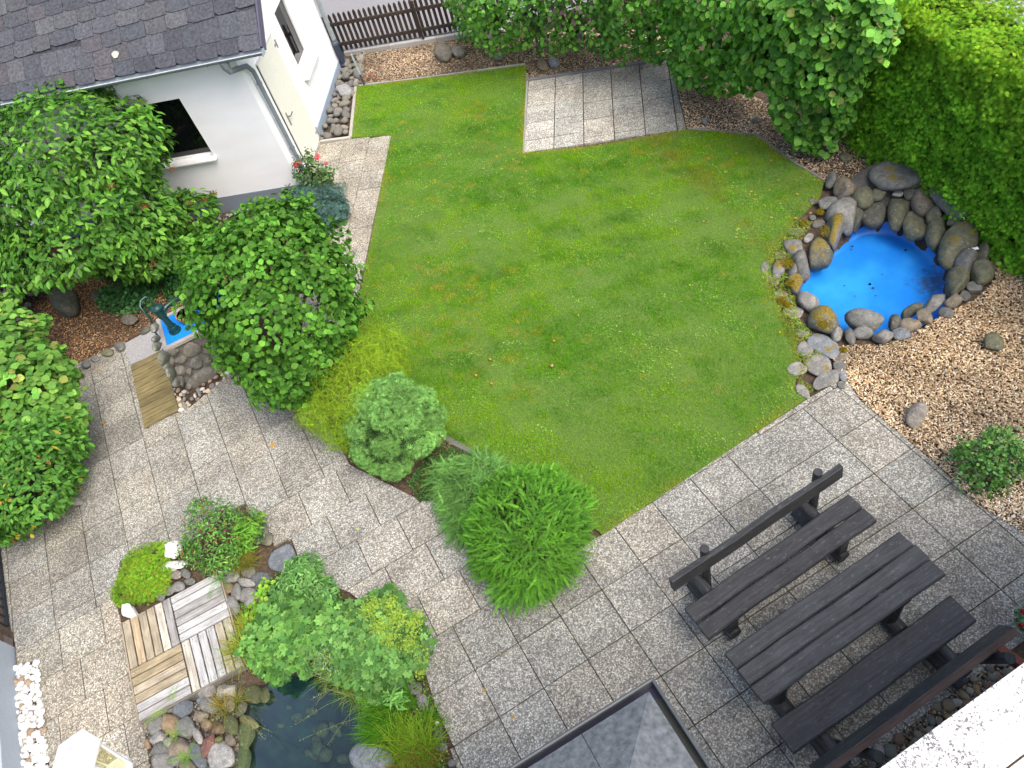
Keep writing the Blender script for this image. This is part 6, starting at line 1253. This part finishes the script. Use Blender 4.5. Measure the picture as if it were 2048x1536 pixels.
leaves('foliage', t, [E(640, 1315, .2, 34, .1), E(665, 1335, .12, 30, .08)], 650, T_LG, (.03, .05), [(.14, .28, .17), (.2, .36, .2), (.3, .38, .08)], inner=.2, droop=-.1); trunk(t, b0, [tuple(P(640, 1315, .2)), tuple(P(665, 1335, .12))], .004, (.1, .2, .08), 'stem')
t, b0 = plant('meadow_plant', 'narrow leaved green plant in front of the reeds near the slabs', 'plant', 790, 1408)
leaves('foliage', t, [E(790, 1400, .25, 16, .12)], 60, T_LG, (.08, .12), [(.16, .36, .08)], inner=.1, droop=-.1); trunk(t, b0, [tuple(P(790, 1400, .3))], .004, (.1, .2, .05), 'stem')
# undergrowth
cover('undergrowth', 'low mixed herbs and moss filling the ground between the pond plants', [(480, 1210), (560, 1140), (650, 1175), (700, 1195), (845, 1300), (852, 1360), (880, 1440), (905, 1530), (830, 1560), (780, 1480), (740, 1420), (715, 1385), (680, 1350), (600, 1335), (520, 1345), (490, 1300)], 9000, T_SM, (.012, .035), [(.07, .2, .03), (.12, .28, .04), (.18, .22, .06), (.04, .12, .02)], hgt=.09, kind='stuff', cat='undergrowth')
cover('weeds', 'small weeds and clover between the stones on the lawn side of the pool', [(1535, 500), (1560, 480), (1600, 440), (1625, 445), (1580, 520), (1590, 600), (1600, 640), (1650, 690), (1640, 720), (1600, 760), (1640, 780), (1600, 790), (1585, 700), (1560, 640), (1525, 560)], 5200, T_CLOV, (.008, .018), [(.22, .42, .05), (.14, .32, .04), (.36, .36, .06), (.30, .24, .04)], hgt=.035, kind='stuff', cat='weeds')
MOSS = [(.22, .17, .015), (.32, .25, .02), (.14, .12, .01)]
for i, (x, y, z, r, lb) in enumerate([(1650, 648, .16, 19, 'brown-green moss cap on the boulder nearest the lawn flagstones'), (1655, 462, .18, 20, 'golden moss cap on the tall boulder at the upper pool rim'), (1575, 527, .1, 14, 'golden moss at the outer pool rim'), (1580, 566, .13, 10, 'moss cap on the small dark boulder beside the nozzle'), (1564, 600, .03, 11, 'brown moss cushion on a half sunk paver'), (1640, 425, .04, 9, 'yellow moss beside the flat slab'), (1608, 445, .04, 8, 'yellow moss cushion among the small pavers'), (1575, 609, .03, 8, 'orange-yellow moss patch beside the pavers'), (1687, 700, .03, 7, 'dark moss between flagstone and rounded stones')]):
    e = E(x, y, z, r, .025); n = 420; p, d = shell([e], n, .2, -.1, .2, -.2); o = place('moss', T_NEED, p, d+np.array([0, 0, 1.0]), rng.normal(size=(len(p), 3)), rng.uniform(.008, .016, len(p)), palette(len(p), MOSS), NEEDLE, None); tag(o, lb, 'moss')
# clover in the lawn
x, y = sample(LAWN, 30000); m = (fnoise(x, y, .55, 5)+.6*fnoise(x, y, .2, 1)) > .15; x, y = x[m], y[m]; n = len(x)
o = place('clover', T_CLOV, np.stack([x, y, rng.uniform(.02, .034, n)], -1), np.array([0, 0, 1.0])+rng.normal(size=(n, 3))*.25, rng.normal(size=(n, 3)), rng.uniform(.007, .015, n), palette(n, [(.24, .50, .07), (.16, .40, .05), (.32, .55, .10)], None, .2), LEAF, None); tag(o, 'clover and small broad leaved herbs scattered through the lawn', 'clover', kind='stuff')
mo = MB()
for i, (x, y) in enumerate([(953, 754), (981, 722), (1109, 685), (984, 770), (1105, 736)]):
    c_ = P(x, y); mb = MB(); k = 1.35 if i == 4 else 1; co_ = (.60, .28, .04) if i != 4 else (.45, .26, .14)
    mb.tube([c_, c_+UP*.03*k, c_+UP*.032*k, c_+UP*.042*k, c_+UP*.044*k], [.006, .006, .018*k, .012*k, .003], 12, co_)
    lb = ['orange mushroom, middle one of three left of the lawn centre', 'orange mushroom, upper one of three left of the lawn centre', 'orange mushroom by itself above the brown one', 'tiny orange mushroom, lowest of three left of the lawn centre', 'larger brown mushroom near the lawn centre'][i]
    tag(mb.build('mushroom', PLAIN, None, tuple(c_), smooth=True), lb, 'mushroom', 'mushrooms in the lawn')
fme = None
def small(name, pts, mk, label, cat, group):
    for q in pts:
        o = bpy.data.objects.new(name, random.choice(mk)); COL.objects.link(o); o.location = P(q[0], q[1], q[2]); o.rotation_euler = (random.uniform(-.2, .2), random.uniform(-.2, .2), random.uniform(0, 6.28)); o.scale = (q[3],)*3; tag(o, label, cat, group)
def tmesh(name, tmpl, col):
    V0, F0_ = tmpl; me = bpy.data.meshes.new(name); me.from_pydata(V0.tolist(), [], F0_.tolist()); at = me.color_attributes.new('Col', 'FLOAT_COLOR', 'CORNER')
    for d in at.data: d.color = (*col, 1)
    me.materials.append(PETAL); return me
fy = [tmesh('wild_flower', rosette(6, .35, .3), (.85, .62, .02))]
small('wild_flower', [(x, y, .04, .012) for x, y in ((1010, 295), (993, 313), (1012, 322), (1035, 306), (1050, 314), (1045, 326), (1052, 342), (1044, 354), (1004, 338), (1026, 318), (1560, 664), (1344, 458), (1240, 663), (1157, 630), (1380, 570), (870, 360))], fy, 'tiny yellow flower in the lawn', 'flower', 'yellow flowers in the lawn')
lv = [tmesh('fallen_leaf', T_NR, (.55, .42, .10)), tmesh('fallen_leaf', T_RD, (.50, .30, .08)), tmesh('fallen_leaf', T_OV, (.42, .50, .16))]
small('fallen_leaf', [(x, y, .012, s) for x, y, s in ((545, 885, .09), (712, 1056, .05), (966, 1378, .04), (1022, 1432, .04), (825, 1096, .04), (196, 737, .05), (205, 848, .07), (415, 860, .03), (455, 858, .03), (370, 905, .04), (532, 817, .04), (168, 720, .04), (108, 1022, .05), (133, 1024, .04), (1003, 1305, .03), (1640, 655, .03))], lv, 'small fallen leaf on the slabs', 'leaf', 'fallen leaves on the slabs')
small('fallen_leaf', [(random.uniform(1400, 1640), random.uniform(270, 480), .035, random.uniform(.03, .05)) for _ in range(26)], lv[:2], 'small fallen leaf on the grass under the hedge side', 'leaf', 'fallen leaves on the lawn')
small('fallen_leaf', [(x, y, -.325, s) for x, y, s in ((1752, 590, .02), (1690, 572, .022), (1708, 592, .02), (1702, 492, .035), (1744, 575, .03), (1704, 500, .025), (1765, 548, .02), (1808, 500, .04))], [tmesh('fallen_leaf', T_RD, (.10, .03, .03))], 'dark wet leaf on the blue pool floor', 'leaf', 'wet leaves in the pool')
# fine gravel between the big pebbles
def chips(label, poly_px, dens, cols, weights, var=.28, name='wood_chips', cat='wood chips', size=(.012, .032), poly=None, zo=.03, flatk=(.34, .12)):
    poly = poly or PL(poly_px); n = int(area(poly)*dens); x, y = sample(poly, n, lambda a, b_: ~(inpoly(a, b_, POOL) | inpoly(a, b_, TERR) | inpoly(a, b_, POND))); n = len(x)
    z = gz(x, y)+zo+rng.random(n)*.022; p = np.stack([x, y, z], -1); a = rng.uniform(0, 6.28, n); N = np.array([0, 0, 1.0])+rng.normal(size=(n, 3))*.3; T = np.stack([np.cos(a), np.sin(a), rng.normal(size=n)*.1], -1)
    tv = np.array([(-.5, -.5, 1), (.5, -.5, 1), (.5, .5, 1), (-.5, .5, 1), (-.55, -.55, 0), (.55, -.55, 0), (.55, .55, 0), (-.55, .55, 0)], float)*np.array([flatk[0], 1, flatk[1]]); tf = np.array([(0, 1, 2, 3), (0, 4, 5, 1), (1, 5, 6, 2), (2, 6, 7, 3), (3, 7, 4, 0)])
    c_ = palette(n, cols, weights, var); k = 1+.25*fnoise(x, y, .5, 2)[:, None]+.15*fnoise(x, y, 1.6, 3)[:, None]
    o = place(name, (tv, tf), p, N, T, rng.uniform(*size, n), c_*np.clip(k, .5, 1.5)*(np.array([1, .90, .74])*.95+(1-np.array([1, .90, .74])*.95)*np.clip((4.6-y)/2.5, 0, 1)[:, None] if 'pale and tan' in label else 1), CHIP, None); tag(o, label, cat, kind='stuff')
chips('pale and tan wood chips covering the bed between pool and terrace', [(1655, 700), (1700, 690), (1766, 690), (1830, 665), (1905, 620), (1950, 600), (1990, 560), (1975, 480), (2048, 520), (2300, 700), (2400, 1150), (2110, 1120), (2048, 1075), (1950, 1007), (1880, 937), (1800, 870), (1720, 802), (1690, 757)], 5600, [(.54, .44, .31), (.66, .58, .46), (.40, .30, .20), (.74, .70, .63), (.24, .17, .11)], [.32, .22, .22, .10, .14])
chips('brown wood chips of the bed along the back hedge', [(728, 108), (873, 86), (1010, 68), (1200, 50), (1380, 70), (1420, 170), (1500, 190), (1640, 270), (1760, 300), (1800, 340), (1700, 400), (1650, 364), (1512, 270), (1374, 257), (1342, 117), (1053, 160), (1051, 127), (713, 171)], 3000, [(.44, .33, .21), (.56, .46, .33), (.29, .20, .12), (.17, .12, .07)], [.34, .26, .24, .16])
chips('reddish brown mulch of wood chips around the big dark boulder', [(-80, 560), (60, 480), (200, 470), (330, 500), (480, 560), (420, 620), (330, 650), (300, 655), (245, 688), (165, 722), (100, 740), (60, 640)], 2000, [(.30, .17, .08), (.40, .26, .14), (.20, .11, .055), (.12, .07, .04)], [.36, .24, .24, .16])
chips('dark mulch under the conifers between lawn and slabs', [(700, 690), (890, 878), (1030, 945), (1190, 1072), (1130, 1105), (1060, 1130), (960, 1118), (905, 1058), (875, 985), (835, 995), (700, 928), (640, 830), (480, 745), (560, 700)], 900, [(.16, .09, .045), (.22, .14, .07), (.08, .05, .03)], None)

chips('fine brown and grey grit between the pebbles of the drainage strip', None, 3800, [(.26, .22, .16), (.20, .13, .09), (.34, .28, .18), (.17, .17, .15)], None, name='grit', cat='grit', size=(.012, .026), poly=strip, zo=.018, flatk=(.8, .5))
chips('small white grit between the white pebbles along the wall', [(31, 1334), (77, 1321), (84, 1400), (100, 1560), (60, 1620), (42, 1540)], 3000, [(.6, .59, .56), (.45, .4, .33), (.7, .69, .66)], None, name='grit', cat='grit', size=(.012, .026), zo=.015, flatk=(.8, .5))
chips('fine gravel between the cobbles of the pond edge', [(285, 1440), (300, 1420), (470, 1330), (480, 1370), (470, 1430), (478, 1480), (470, 1560), (430, 1600), (300, 1600)], 1500, [(.12, .10, .08), (.17, .15, .12), (.09, .09, .08)], None, name='grit', cat='grit', size=(.012, .03), zo=.01, flatk=(.8, .5))

n = len(JP); o = place('joint_moss', T_CLOV, np.column_stack([JP, np.full(n, .003)]), np.array([0, 0, 1.0])+rng.normal(size=(n, 3))*.3, rng.normal(size=(n, 3)), rng.uniform(.005, .013, n), palette(n, [(.10, .12, .03), (.16, .20, .05), (.14, .10, .05), (.07, .09, .03)]), NEEDLE, None); tag(o, 'moss and tiny weeds in the joints of the paving slabs', 'moss', kind='stuff')
